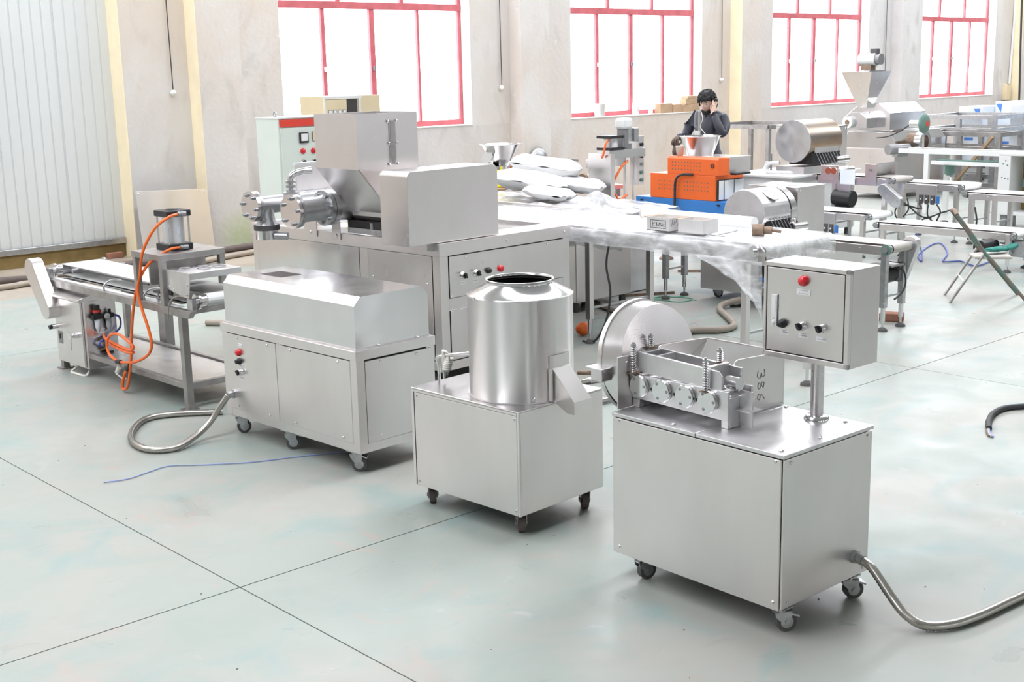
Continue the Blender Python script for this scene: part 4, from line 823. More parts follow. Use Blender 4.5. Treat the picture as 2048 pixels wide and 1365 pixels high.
# air filter set on the cabinet end
fu = bpy.data.objects.new('air_filter_unit', None); COL.objects.link(fu); fu.parent = t; fu.location = (0, 1.66, 0)
b = B(); b.box((0.05, -0.07, 0.535), (0.25, -0.01, 0.575)); b.cyl((0.10, -0.04, 0.57), (0.10, -0.04, 0.60), 0.03, n=16); b.cyl((0.10, -0.04, 0.615), (0.10, -0.04, 0.66), 0.028, n=16); b.cyl((0.22, -0.04, 0.57), (0.22, -0.04, 0.61), 0.014, n=12); b.obj('regulator_body', 'black', fu, bevel=0.004)
B().cyl((0.10, -0.04, 0.595), (0.10, -0.04, 0.617), 0.036, n=20).obj('red_ring', 'redband', fu)
g = B().cyl((0.17, -0.07, 0.557), (0.17, -0.092, 0.557), 0.032, n=24).obj('pressure_gauge', 'black', fu); B().cyl((0.17, -0.092, 0.557), (0.17, -0.0935, 0.557), 0.027, n=24).obj('gauge_face', 'label', g)
B().box((0.168, -0.0945, 0.548), (0.186, -0.0938, 0.553)).obj('gauge_needle', 'black', g)
for x in (0.10, 0.205): B().lathe([(0.0, 0.395), (0.006, 0.40), (0.016, 0.435), (0.026, 0.45), (0.028, 0.53), (0.02, 0.535)], (x, -0.04, 0), n=18).obj('filter_bowl', 'bluefilm', fu)
b = B(); b.box((0.16, -0.06, 0.225), (0.25, -0.01, 0.36)); b.obj('solenoid_valve', 'cylinder', fu, bevel=0.006); b = B(); b.box((0.13, -0.06, 0.14), (0.22, -0.01, 0.225)); b.cyl((0.20, -0.04, 0.11), (0.20, -0.04, 0.14), 0.03, n=12); b.obj('valve_coil', 'black', fu, bevel=0.005)
for z_ in (0.25, 0.33): B().cyl((0.16, -0.035, z_), (0.11, -0.035, z_), 0.016, n=8).obj('brass_fitting', 'ochre', fu)
B().tube([(0.245, -0.04, 0.555), (0.30, -0.05, 0.53), (0.315, -0.05, 0.47), (0.29, -0.05, 0.41), (0.20, -0.055, 0.37), (0.11, -0.055, 0.33), (0.09, -0.05, 0.29), (0.13, -0.04, 0.27)], 0.010, 8).obj('blue_hose', 'bluehose', fu)
# ------------------------------------------------------------------ generic belt conveyor: origin at the near end, x across, y along, away from the camera
def conveyor(name, label, loc, rz, wd, ln, zt, legs, belt='belt', group=None, rail_h=0.10, cat='conveyor', legm='panel'):
    t = thing(name, label, cat, loc, rz, group)
    for x in (0.0, wd - 0.025): B().box((x, 0.05, zt - rail_h - 0.01), (x + 0.025, ln - 0.05, zt - 0.018)).obj('side_rail', 'panel', t, bevel=0.003)
    r = 0.045; zc = zt - r; pts = [(0, zc - r)] + [(-r * math.sin(PI * i / 8), zc - r * math.cos(PI * i / 8)) for i in range(1, 8)] + [(0, zt), (ln, zt)] + [(ln + r * math.sin(PI * i / 8), zc + r * math.cos(PI * i / 8)) for i in range(1, 8)] + [(ln, zc - r)]
    b = B(); n = len(pts)
    for i in range(n):
        p, q = pts[i], pts[(i + 1) % n]; b.add([(0.03, p[0], p[1]), (wd - 0.03, p[0], p[1]), (wd - 0.03, q[0], q[1]), (0.03, q[0], q[1])], [(0, 1, 2, 3)], True)
    o = b.obj('belt', belt, t)
    for y in (0.0, ln):
        B().cyl((0.03, y, zc), (wd - 0.03, y, zc), r - 0.004, n=16).obj('roller', 'steel', t)
        for x in (-0.02, wd - 0.02):
            k = B(); k.cyl((x, y, zc), (x + 0.04, y, zc), 0.04, n=14); k.cyl((x - 0.02, y, zc), (x + 0.06, y, zc), 0.016, n=10); k.obj('bearing', 'galv', t)
    for y in legs:
        for x in (0.0, wd - 0.06):
            l = B().box((x - 0.004, y - 0.03, 0.24), (x + 0.056, y + 0.03, zt - 0.03)).obj('leg', legm, t, bevel=0.003)
            k = B(); k.cyl((x + 0.026, y, 0.10), (x + 0.026, y, 0.24), 0.024, n=12); k.cyl((x + 0.026, y, 0.03), (x + 0.026, y, 0.10), 0.012, n=10); k.obj('foot_screw', 'bright', l)
            B().lathe([(0.0, 0.04), (0.018, 0.04), (0.05, 0.018), (0.052, 0.0)], (x + 0.026, y, 0), n=16).obj('rubber_foot', 'rubber', l)
        B().box((0.05, y - 0.012, 0.34), (wd - 0.05, y + 0.012, 0.36)).obj('tie_bar', 'galv', t)
    screws(t, [(0, y, zt - 0.06) for y in [ln * (k + 0.5) / 5 for k in range(5)]], (-1, 0, 0), 0.010)
    return t
def switch_panel(t, y0, zt, n, wd=0.30):
    B().box((-0.014, y0, zt - 0.30), (-0.004, y0 + wd, zt - 0.03)).obj('switch_panel', 'panel', t, bevel=0.003)
    for i in range(n):
        y = y0 + 0.03 + i * 0.095
        k = B().box((-0.03, y, zt - 0.32), (-0.014, y + 0.06, zt - 0.18)).obj('speed_controller', 'rubber', t, bevel=0.003)
        B().cyl((-0.03, y + 0.03, zt - 0.24), (-0.042, y + 0.03, zt - 0.24), 0.013, n=10).obj('speed_knob', 'white', k)
    B().box((-0.035, y0 - 0.055, zt - 0.30), (-0.014, y0 + 0.0, zt - 0.19)).obj('relay_box', 'blue', t, bevel=0.004)

# ------------------------------------------------------------------ film-wrapped conveyor behind the machines
t = conveyor('wrapped_conveyor', 'wide white conveyor under clear plastic film, behind the drum machine', (8.70, 6.40, 0), 0.0, 0.95, 4.2, 1.15, (0.16, 2.04, 3.9), rail_h=0.13)
B().prism([(-0.07, 0.98), (-0.07, 1.10), (0.0, 1.165), (0.10, 1.165), (0.13, 1.13), (0.13, 0.98)], 'x', -0.03, -0.012).obj('end_plate', 'panel', t, bevel=0.004)
k = B(); k.cyl((-0.03, 0.02, 1.095), (-0.06, 0.02, 1.095), 0.05, n=20); k.cyl((-0.06, 0.02, 1.095), (-0.085, 0.02, 1.095), 0.026, n=6); k.obj('roller_bearing', 'bright', t)
l = B().box((0.0, -0.52, 0.14), (0.05, -0.46, 1.0)).obj('leg', 'panel', t, bevel=0.003); B().bar((0.025, -0.5, 1.0), (0.025, 0.2, 1.03), 0.05, 0.06).obj('outrigger', 'panel', t)
k = B(); k.cyl((0.025, -0.49, 0.03), (0.025, -0.49, 0.15), 0.014, n=10); k.obj('foot_screw', 'bright', l); B().lathe([(0, 0.04), (0.018, 0.04), (0.055, 0.018), (0.057, 0)], (0.025, -0.49, 0), n=16).obj('rubber_foot', 'rubber', l)
B().tube([(0.0, 1.75, 1.02), (-0.01, 1.78, 0.8), (-0.02, 1.72, 0.55), (0.0, 1.80, 0.25), (0.03, 1.98, 0.03), (-0.02, 2.1, 0.02)], 0.011, 7).obj('black_cable', 'blackcable', t)
def drape(name, x0, x1, y0, y1, zt, drop, label, seed=0, nx=26, ny=70, near=0.0):
    # film lying on a top and hanging over the two long sides in folds
    b = B(); vs = []; prof = []
    Wd = x1 - x0; tot = Wd + 2 * drop
    for j in range(ny + 1):
        y = y0 + (y1 - y0) * j / ny
        for i in range(nx + 1):
            s_ = tot * i / nx
            nz = noise.noise(Vector((s_ * 3, y * 2.2, seed))); nz2 = noise.noise(Vector((s_ * 9, y * 5, seed + 5)))
            dl = 1 + 0.22 * noise.noise(Vector((y * 1.7, seed + 9, 0)))
            if s_ < drop: x, z = x0 - 0.012 - 0.016 * abs(nz2) - 0.02 * (1 - s_ / drop) * nz, zt - (drop - s_) * dl
            elif s_ > drop + Wd: x, z = x1 + 0.012 + 0.016 * abs(nz2), zt - (s_ - drop - Wd) * dl
            else: x, z = x0 + (s_ - drop), zt + 0.006 + 0.010 * max(0, nz) + 0.005 * max(0, nz2)
            vs.append((x, y, z))
    n = nx + 1; b.add(vs, [(j * n + i, j * n + i + 1, (j + 1) * n + i + 1, (j + 1) * n + i) for j in range(ny) for i in range(nx)], True)
    return b
b = drape('f', 8.66, 9.70, 6.38, 10.55, 1.154, 0.15, '', 3)
# the near end curls over the roller and trails off the corner
vs = []; nn = 24; mm = 14
for j in range(mm + 1):
    u = j / mm
    for i in range(nn + 1):
        x = 8.66 + 1.04 * i / nn; a = min(u * 1.8, 1) * PI * 0.5
        nz = noise.noise(Vector((x * 5, u * 3, 2)))
        y = 6.38 - 0.07 * math.sin(a) - 0.012 * abs(nz); z = 1.158 - 0.07 * (1 - math.cos(a)) - max(0, u - 0.55) * (0.30 + 0.12 * nz)
        vs.append((x, y, z))
n = nn + 1; b.add(vs, [(j * n + i, j * n + i + 1, (j + 1) * n + i + 1, (j + 1) * n + i) for j in range(mm) for i in range(nn)], True)
vs = []
for j in range(13):
    u = j / 12
    for i in range(13):
        q = i / 12; nz = noise.noise(Vector((q * 4, u * 4, 8)))
        vs.append((8.63 - 0.03 * abs(nz) - 0.02 * u, 6.32 + 0.75 * q * (1 - 0.75 * u) - 0.02 * u, 1.02 - 0.48 * u * (1 - 0.55 * q) + 0.03 * nz))
b.add(vs, [(j * 13 + i, j * 13 + i + 1, (j + 1) * 13 + i + 1, (j + 1) * 13 + i) for j in range(12) for i in range(12)], True)
o = b.obj('plastic_film', 'film'); tag(o, 'clear plastic film draped over the wide white conveyor, torn at its near corner', 'plastic film')
# the wrapped unit at its far end
t = thing('wrapped_feed_unit', 'boxy feeder wrapped in white plastic film behind the extruder table', 'machine', (9.72, 9.6, 0))
B().box((0, 0, 0.12), (0.90, 1.95, 1.18)).obj('body', 'panel', t, bevel=0.01)
for x in (0.08, 0.85):
    for y in (0.1, 1.8): B().cyl((x, y, 0), (x, y, 0.12), 0.04, n=12).obj('foot', 'rubber', t)
B().cyl((-0.03, 0.9, 1.02), (0, 0.9, 1.02), 0.035, n=14).obj('knob', 'motor', t)
b = B(); vs = []; nx, ny = 34, 34
for j in range(ny + 1):
    for i in range(nx + 1):
        u, v = -0.12 + 1.16 * i / nx, -0.70 + 2.75 * j / ny
        dx = max(0, 0.0 - u, u - 0.92) * 4; dy = max(0, 0.0 - v, v - 1.97)
        z = 1.20 + 0.03 * noise.noise(Vector((u * 4, v * 4, 1))) - 0.9 * dx - (0.02 if dy == 0 else 0)
        if v < 0: z = min(z, 1.20 - (0.05 * -v / 0.75)) if dx == 0 else z
        z = max(z, 0.72) + 0.16 * math.exp(-((u - 0.28) ** 2 + (v + 0.05) ** 2) / 0.035)
        vs.append((9.72 + u if dx == 0 else 9.72 + (-0.012 - 0.03 * dx if u < 0 else 0.925 + 0.03 * dx), 9.6 + v, z + 0.02 * noise.noise(Vector((u * 11, v * 7, 4)))))
n = nx + 1; b.add(vs, [(j * n + i, j * n + i + 1, (j + 1) * n + i + 1, (j + 1) * n + i) for j in range(ny) for i in range(nx)], True)
o = b.obj('plastic_film', 'film'); tag(o, 'white plastic film peaked over the feeder, below the white sacks', 'plastic film')
# things lying on the wrapped conveyor
def carton(x, y, z, w_, d_, h_, rz, lab, mark):
    t = thing('carton', lab, 'carton', (x, y, z), rz, 'open cartons on the wrapped conveyor')
    b = B(); e = 0.006
    b.box((0, 0, 0), (w_, d_, e)); b.box((0, 0, 0), (e, d_, h_)); b.box((w_ - e, 0, 0), (w_, d_, h_)); b.box((e, 0, 0), (w_ - e, e, h_)); b.box((e, d_ - e, 0), (w_ - e, d_, h_))
    b.obj('box', 'carton', t); B().box((e, e, e), (w_ - e, d_ - e, 0.012)).obj('lining', 'cardboard', t)
    f = B(); f.box((e, d_, h_ - 0.004), (w_ - e, d_ + 0.05, h_)); f.obj('flap', 'cardboard', t)
    if mark:
        k = B(); y0, y1, z0, z1 = 0.045, d_ - 0.045, 0.03, h_ - 0.025
        for a, c in (((y0, z0), (y1, z0)), ((y1, z0), (y1, z1)), ((y1, z1), (y0, z1)), ((y0, z1), (y0, z0))): k.bar((-0.001, a[0], a[1]), (-0.001, c[0], c[1]), 0.002, 0.004)
        random.seed(4)
        for i in range(5):
            yy = y1 - 0.02 - i * (y1 - y0 - 0.03) / 5
            for q in range(4):
                p0 = (yy - random.uniform(0, 0.03), random.uniform(z0 + 0.012, z1 - 0.012)); p1 = (yy - random.uniform(0, 0.035), random.uniform(z0 + 0.012, z1 - 0.012)); k.bar((-0.001, *p0), (-0.001, *p1), 0.002, 0.004)
        k.obj('printed_mark', 'marker', t, kind='stuff')
        k = B()
        for i in range(7): xx = 0.03 + i * 0.028; k.bar((xx, -0.001, 0.05 + 0.012 * (i % 3)), (xx + 0.014, -0.001, 0.11 - 0.01 * (i % 2)), 0.002, 0.007)
        k.obj('printed_mark', 'ink', t, kind='stuff')
    return t
carton(8.72, 7.42, 1.178, 0.26, 0.27, 0.125, 0.0, 'open white carton with printed characters on the plastic-covered conveyor', True)
carton(8.76, 7.06, 1.178, 0.22, 0.28, 0.125, 0.05, 'open plain white carton right of the printed one on the conveyor', False)
t = thing('white_roll', 'long white rolled tube lying behind the cartons on the conveyor', 'roll', (9.36, 6.95, 1.235)); B().cyl((0, 0, 0), (0.02, 1.35, 0), 0.055, n=24).obj('roll', 'white', t); B().cyl((0.02, 1.35, 0), (0.021, 1.375, 0), 0.054, n=20).obj('dusty_end', 'tanbelt', t)
t = thing('bearing_stub', 'brown rusty shaft fitting lying at the right on the conveyor', 'shaft fitting', (9.08, 6.70, 1.215), 0.5)
k = B(); k.cyl((0, 0.05, 0), (0, -0.05, 0), 0.055, n=18); k.obj('collar', 'rust', t); B().cyl((0, -0.05, 0), (0, -0.12, 0), 0.035, n=14).obj('hub', 'rust', t); B().cyl((0, -0.12, 0), (0, -0.20, -0.01), 0.014, n=10).obj('shaft', 'rust', t)
o = B().cyl((8.78, 6.90, 1.19), (9.10, 6.95, 1.19), 0.008, n=8).obj('thin_rod', 'galv'); tag(o, 'thin steel rod lying beside the rusty fitting on the conveyor', 'rod', 'loose rods on the conveyor')
o = B().cyl((8.73, 6.80, 1.188), (8.76, 7.02, 1.188), 0.008, n=8).obj('thin_rod', 'galv'); tag(o, 'short steel rod on the conveyor in front of the plain carton', 'rod', 'loose rods on the conveyor')
for i, (x, y, z, sx, sy, sz, rz, lab) in enumerate(((10.22, 10.75, 1.38, 0.28, 0.48, 0.12, 0.35, 'plump white sack lowest of the pile behind the extruder'), (10.36, 10.72, 1.55, 0.17, 0.46, 0.10, 0.25, 'white sack on top of the pile behind the extruder'), (10.45, 10.22, 1.34, 0.16, 0.28, 0.08, 0.3, 'small white sack at the right of the pile near the steel column'), (10.0, 10.3, 1.28, 0.18, 0.30, 0.06, 0.2, 'flat white sack at the front left of the pile'))):
    b = B(); vs = []
    N = 18
    for side in (1, -1):
        for j in range(N + 1):
            for k in range(N + 1):
                u, v = -1 + 2 * j / N, -1 + 2 * k / N; h = ((1 - u ** 4) * (1 - v ** 4)) ** 0.5
                vs.append((u * sx * (1 - 0.10 * v * v), v * sy * (1 - 0.08 * u * u), side * sz * h + 0.03 * noise.noise(Vector((u * 2 + i, v * 2, side)))))
    n = N + 1
    for s_ in range(2):
        o_ = s_ * n * n; b.add([], [])
    b.add(vs, [(j * n + k, j * n + k + 1, (j + 1) * n + k + 1, (j + 1) * n + k) for j in range(N) for k in range(N)] + [(n * n + j * n + k, n * n + (j + 1) * n + k, n * n + (j + 1) * n + k + 1, n * n + j * n + k + 1) for j in range(N) for k in range(N)], True)
    o = b.obj('sack', 'sack'); o.location = (x, y, z); o.rotation_euler = (0.1, 0, rz); tag(o, lab, 'sack', 'white sacks behind the extruder')
# small extruder with a bright cone hopper, further back
t = thing('cone_hopper_feeder', 'small feeder with a shiny cone hopper standing behind the white sacks', 'machine', (11.5, 12.77, 0))
B().box((-0.5, -0.4, 0.1), (0.6, 0.4, 1.0)).obj('base', 'panel', t, bevel=0.01)
for x in (-0.45, 0.55):
    for y in (-0.35, 0.35): B().cyl((x, y, 0), (x, y, 0.1), 0.03, n=10).obj('foot', 'rubber', t)
B().box((-0.12, -0.1, 1.0), (0.12, 0.12, 1.28)).obj('gear_block', 'white', t, bevel=0.01); B().cyl((0, 0, 1.28), (0, 0, 1.40), 0.16, n=28).obj('hopper_seat', 'bright', t)
B().lathe([(0.09, 1.40), (0.10, 1.41), (0.275, 1.685), (0.285, 1.69), (0.27, 1.692), (0.10, 1.43), (0, 1.43)], n=36).obj('cone_hopper', 'bright', t)
B().cyl((-0.2, 0.02, 1.52), (-0.235, 0.02, 1.535), 0.10, n=24).obj('inspection_cover', 'steel', t)
B().box((-0.15, -0.05, 1.385), (0.12, 0.80, 1.40)).obj('feed_tray', 'bright', t, bevel=0.004)
t = thing('yellow_case', 'bright yellow plastic case beside a small motor near the white sacks', 'case', (10.72, 11.90, 1.02))
B().box((-0.17, -0.14, 0.20), (0.17, 0.14, 0.40)).obj('case', 'yellow', t, bevel=0.02); B().box((-0.3, -0.22, -0.02), (0.3, 0.3, 0.20)).obj('wood_pad', 'cardboard', t)
tt = thing('work_table', 'low steel table under the yellow case, behind the sacks', 'table', (10.35, 11.66, 0)); B().box((0, 0, 0.94), (0.66, 0.62, 1.0)).obj('table_top', 'panel', tt)
for x in (0.02, 0.58):
    for y in (0.02, 0.55): B().box((x, y, 0), (x + 0.05, y + 0.05, 0.94)).obj('leg', 'frame', tt)
t2 = thing('small_motor', 'little white motor with a black pulley in front of yellow case', 'motor', (10.66, 11.68, 1.22)); B().box((-0.05, -0.10, 0), (0.08, 0.08, 0.11)).obj('housing', 'whitepaint', t2, bevel=0.015); B().cyl((-0.0, -0.10, 0.055), (0.0, -0.16, 0.055), 0.05, n=18).obj('pulley', 'rubber', t2)
t = thing('wall_fan', 'round grey fan cap fixed low on the second pier', 'fan', (16.75, 17.575, 1.02)); B().lathe([(0.20, 0.0), (0.22, 0.06), (0.16, 0.12), (0, 0.13)], n=24).obj('cap', 'galv', t).matrix_local = face_m((0, 0, 0), (0, -1, 0))
B().bar((0.1, -0.08, 0.0), (1.0, -0.12, -0.10), 0.04).obj('arm', 'motor', t)

# ------------------------------------------------------------------ filling press with a steel column on a cabinet
t = thing('column_press', 'steel press with a tall column, cylinder and guide rods on a cabinet', 'machine', (10.73, 10.05, 0))
B().box((0, 0, 0.015), (0.78, 0.45, 0.92)).obj('cabinet', 'plate', t, bevel=0.004); B().box((-0.008, 0.004, 0.03), (0, 0.44, 0.9)).obj('cabinet_door', 'panel', t, bevel=0.003)
B().box((0.01, 0.01, 0), (0.77, 0.44, 0.016)).obj('plinth', 'rubber', t)
B().cyl((-0.012, 0.20, 0.36), (0, 0.20, 0.36), 0.016, n=10).obj('cable_hole', 'rust', t); B().tube([(-0.01, 0.20, 0.36), (-0.035, 0.20, 0.25), (-0.05, 0.22, 0.05), (-0.04, 0.24, 0.012), (-0.03, 0.27, 0.012)], 0.010, 6).obj('cream_cable', 'whitecable', t)
B().box((0.0, -0.03, 0.92), (0.07, 0.33, 1.68)).obj('column', 'panel', t, bevel=0.004)
B().box((0.04, 0.02, 1.62), (0.66, 0.22, 1.72)).obj('top_arm', 'steel', t, bevel=0.003); B().box((0.05, 0.35, 1.5), (0.66, 0.42, 1.60)).obj('rear_arm', 'steel', t)
cyo = B().cyl((0.16, 0.12, 1.73), (0.16, 0.12, 1.86), 0.085, n=24).obj('air_cylinder', 'white', t)
for z_ in (1.72, 1.855): B().box((0.04, 0.01, z_), (0.28, 0.23, z_ + 0.03)).obj('end_cap', 'black', cyo)
for sx in (0.05, 0.27): B().cyl((sx, 0.02, 1.73), (sx, 0.02, 1.87), 0.008, n=8).obj('tie_rod', 'motor', cyo)
m_ = B(); m_.box((0.31, 0.04, 1.95), (0.47, 0.2, 2.08)); m_.obj('motor_head', 'whitepaint', t, bevel=0.03); k = B(); k.box((0.34, 0.06, 1.74), (0.40, 0.18, 1.95)); k.cyl((0.42, 0.12, 1.72), (0.42, 0.12, 1.78), 0.07, n=18); k.cyl((0.43, 0.12, 1.78), (0.43, 0.12, 1.95), 0.03, n=12); k.obj('motor_stem', 'motor', t); B().cyl((0.47, 0.12, 2.0), (0.52, 0.12, 2.0), 0.012, n=8).obj('motor_knob', 'black', t)
B().box((0.50, 0.05, 1.80), (0.58, 0.2, 1.96)).obj('junction_box', 'galv', t, bevel=0.01)
pp = B().box((0.585, 0.06, 1.28), (0.68, 0.20, 1.86)).obj('control_post', 'panel', t, bevel=0.004)
for i, (z_, m__) in enumerate(((1.76, 'black'), (1.62, 'black'), (1.53, 'motor'), (1.43, 'green'), (1.34, 'green'))):
    B().cyl((0.63, 0.06, z_), (0.63, 0.04, z_), 0.022, n=12).obj('push_button', m__, pp)
for x in (0.38, 0.53): B().cyl((x, 0.10, 0.92), (x, 0.10, 1.62), 0.016, n=12).obj('guide_rod', 'bright', t)
B().cyl((0.10, 0.06, 0.92), (0.10, 0.06, 1.62), 0.010, n=8).obj('guide_rod', 'bright', t)
k = B(); k.box((0.36, 0.0, 0.92), (0.56, 0.2, 0.985)); k.obj('die_block', 'steel', t, bevel=0.004); k = B(); k.cyl((0.25, 0.1, 1.0), (0.25, 0.1, 1.16), 0.05, n=18); k.box((0.17, 0.04, 0.98), (0.40, 0.2, 1.03)); k.obj('nozzle', 'galv', t)
for P in ([(0.05, 0.05, 1.84), (-0.02, 0.03, 1.80), (-0.04, 0.04, 1.70), (-0.03, 0.08, 1.64)], [(0.38, 0.05, 1.58), (0.25, 0.03, 1.52), (0.13, 0.03, 1.38), (0.10, 0.05, 1.28)], [(0.10, 0.03, 1.24), (0.18, 0.02, 1.14), (0.24, 0.06, 1.0)], [(0.10, 0.03, 1.05), (0.2, 0.02, 1.13), (0.38, 0.06, 1.18)]): B().tube(P, 0.014, 6).obj('orange_hose', 'orange_hose', t)
o = B().sph((0, 0, 0.06), 0.10, 14, 10, (1, 1.3, 0.7), 0.5, 3).obj('rag', 'sack'); o.location = (10.86, 9.98, 0.925); tag(o, 'crumpled cream rag on the press cabinet edge', 'rag')
# roller bench behind the press
t = thing('roller_bench', 'steel bench with a long brown roller behind the column press', 'bench', (12.3, 12.5, 0))
B().box((0, 0, 0.94), (1.35, 0.6, 1.0)).obj('bench_top', 'panel', t, bevel=0.004)
for x in (0.03, 1.27):
    for y in (0.03, 0.52): B().box((x, y, 0), (x + 0.05, y + 0.05, 0.94)).obj('leg', 'frame', t)
B().cyl((0.75, 0.2, 1.09), (1.32, 0.2, 1.09), 0.085, n=24).obj('roller', 'tanbelt', t); B().cyl((0.70, 0.2, 1.09), (0.75, 0.2, 1.09), 0.10, n=24).obj('roller_hub', 'rust', t); B().cyl((-0.1, 0.2, 1.07), (0.3, 0.2, 1.07), 0.06, n=18).obj('dark_roller', 'black', t); B().cyl((0.10, 0.45, 1.0), (0.10, 0.45, 1.17), 0.24, n=28).obj('round_pan', 'motor', t)

# ------------------------------------------------------------------ orange and blue shrink tunnel
t = thing('shrink_tunnel', 'orange two-tier heat tunnel with rows of vent holes on a blue base', 'machine', (13.76, 10.72, 0))
B().box((0, -0.03, 0.55), (0.62, 1.63, 0.83)).obj('blue_base', 'blue', t, bevel=0.006)
for x, y in ((0.05, 0.05), (0.05, 1.5), (0.55, 0.05), (0.55, 1.5)): B().box((x, y, 0), (x + 0.05, y + 0.05, 0.55)).obj('leg', 'motor', t)
b = B(); b.box((0.1, 0.9, 0.35), (0.4, 1.4, 0.55)); b.obj('under_tray', 'black', t)
lo = B(); lo.box((0, 0.17, 0.832), (0.62, 1.35, 1.18)); lo.obj('lower_housing', 'orange', t, bevel=0.008)
hi = B(); hi.prism([(0, 1.18), (0, 1.40), (0.03, 1.43), (0.25, 1.42), (0.25, 1.18)], 'y', 0.12, 1.03); hi.obj('upper_housing', 'orange', t, bevel=0.008)
b = B()
for z_ in (1.25, 1.30, 1.35): b.add([], []); [b.cyl((0.0005, 0.44 + 0.055 * i, z_), (-0.0015, 0.44 + 0.055 * i, z_), 0.011, n=8) for i in range(10)]
for z_ in (0.965, 1.02, 1.075): [b.cyl((0.0005, 0.30 + 0.052 * i, z_), (-0.0015, 0.30 + 0.052 * i, z_), 0.011, n=8) for i in range(18) if i not in (9,)]
b.obj('vent_holes', 'rust', t, kind='stuff')
b = B()
for i in range(8):
    a = i * PI / 4; b.bar((-0.001, 0.22 + 0.012 * math.cos(a), 1.315 + 0.012 * math.sin(a)), (-0.001, 0.22 + 0.042 * math.cos(a), 1.315 + 0.042 * math.sin(a)), 0.003, 0.012)
b.obj('fan_slot', 'black', t, kind='stuff')
cu = B().box((0.03, 0.155, 0.85), (0.60, 0.17, 1.12)).obj('tunnel_mouth', 'dark', t)
for i in range(5):
    x = 0.05 + 0.11 * i; b = B(); pts = [(x, 0.85), (x + 0.10, 0.85), (x + 0.105, 1.11), (x, 1.11)]; b.prism(pts, 'y', 0.14 - 0.012 * (i % 2), 0.146 - 0.012 * (i % 2)); o = b.obj('heat_curtain', 'belt', t)
for y in (0.1, 1.5): B().cyl((0, y, 0.78), (-0.04, y, 0.785), 0.014, n=8).obj('latch', 'black', t)
B().tube([(-0.02, 0.55, 1.185), (-0.04, 0.62, 1.19), (-0.05, 0.76, 1.17), (-0.05, 0.84, 1.08), (-0.04, 0.86, 0.8), (-0.05, 0.87, 0.5)], 0.018, 8).obj('power_cable', 'blackcable', t)
B().box((0.26, 0.02, 1.181), (0.60, 0.12, 1.21)).obj('black_handle', 'black', t, bevel=0.006)
t = thing('agitator_hopper', 'round steel bowl hopper with an upright paddle bar on steel box', 'hopper', (14.06, 10.92, 1.181))
B().box((0.0, 0.0, 0), (0.52, 1.0, 0.22)).obj('steel_box', 'panel', t, bevel=0.006); B().box((-0.02, 0.0, 0.22), (0.54, 0.62, 0.232)).obj('box_lid', 'panel', t)
B().lathe([(0.17, 0.22), (0.18, 0.225), (0.285, 0.50), (0.30, 0.505), (0.285, 0.51), (0.17, 0.24), (0, 0.24)], (0.22, 0.66, 0), n=36).obj('bowl', 'bright', t)
B().box((0.19, 0.643, 0.24), (0.215, 0.683, 0.86)).obj('paddle_bar', 'frame', t, bevel=0.004); B().box((0.16, 0.64, 0.52), (0.19, 0.72, 0.58)).obj('clamp', 'white', t); B().tube([(0.19, 0.62, 0.84), (0.18, 0.59, 0.74), (0.18, 0.63, 0.64), (0.18, 0.54, 0.54), (0.2, 0.50, 0.50)], 0.006, 6).obj('probe_wire', 'whitecable', t)
o = B().lathe([(0, 0), (0.045, 0), (0.062, 0.135), (0.066, 0.14), (0.060, 0.138), (0.044, 0.01), (0, 0.01)], n=20).obj('paper_cup', 'cup'); o.location = (13.83, 11.58, 1.432); tag(o, 'printed paper cup on top of the orange machine', 'cup')
# ------------------------------------------------------------------ drum forming machines
def former(loc, rz, r, ln, zc, lab, hood, base, cabm='panel'):
    # origin: floor under the centre of the round face; axis runs along +x
    t = thing('drum_forming_machine', lab, 'machine', loc, rz, None)
    if hood:
        pts = []
        for i in range(25):
            a = (PI - 0.10) * i / 24; pts.append((-r * math.cos(a), zc + r * math.sin(a)))
        pts += [(r, zc - r * 1.1), (-r * 0.45, zc - r * 1.15)]
        b = B(); b.prism(pts, 'x', 0, ln * 0.72); b.obj('drum_hood', 'plate', t, bevel=0.006)
        B().cyl((ln * 0.74, 0, zc), (ln * 0.9, 0, zc), r * 1.02, n=48).obj('drum', 'steel', t, bevel=0.004)
        k = B().lathe([(0.10, 0), (0.11, 0.006), (0.10, 0.012), (0, 0.012)], n=28).obj('hood_cover', 'plate', t); k.matrix_local = face_m((ln * 0.36, -r * 0.62, zc + r * 0.79), (0, -0.62, 0.79))
        screws(t, [(0, r * 0.92 * math.cos(a), zc + r * 0.92 * math.sin(a)) for a in (-0.2, 0.9, 2.2, 3.1)], (-1, 0, 0), 0.012)
    else:
        B().cyl((0, 0, zc), (ln * 0.95, 0, zc), r, n=56).obj('drum', 'brown_drum', t); B().cyl((-0.012, 0, zc), (0, 0, zc), r * 1.005, n=56).obj('drum_end', 'plate', t, bevel=0.004)
    y0 = -r * 0.95; sc = B()
    if hood: zc += 0.12
    sc.bar((ln * 0.15, y0 * 0.98, zc - r * 0.42), (ln * 0.86, y0 * 0.98, zc - r * 0.42), 0.015, 0.09); sc.obj('scraper_bar', 'plate', t)
    for i in range(9):
        x = ln * (0.17 + 0.085 * i); B().bar((x, y0, zc - r * 0.50), (x, y0 - 0.12, zc - r * 1.15), 0.0055).obj('scraper_blade', 'motor', t)
    B().box((ln * 0.1, -r * 0.9, zc - r * 1.1), (ln * 0.95, r * 0.4, zc - r * 0.55)).obj('batter_trough', 'black', t); B().cyl((ln * 0.6, -r * 1.25, zc - r * 0.95), (ln * 0.98, -r * 1.25, zc - r * 0.95), 0.055, n=18).obj('take_off_roller', 'bright', t)
    return t
t = former((11.78, 8.90, 0), 0.0, 0.295, 0.70, 0.955, 'steel drum former with bolted hood on a castored cabinet, behind the cartons', True, None)
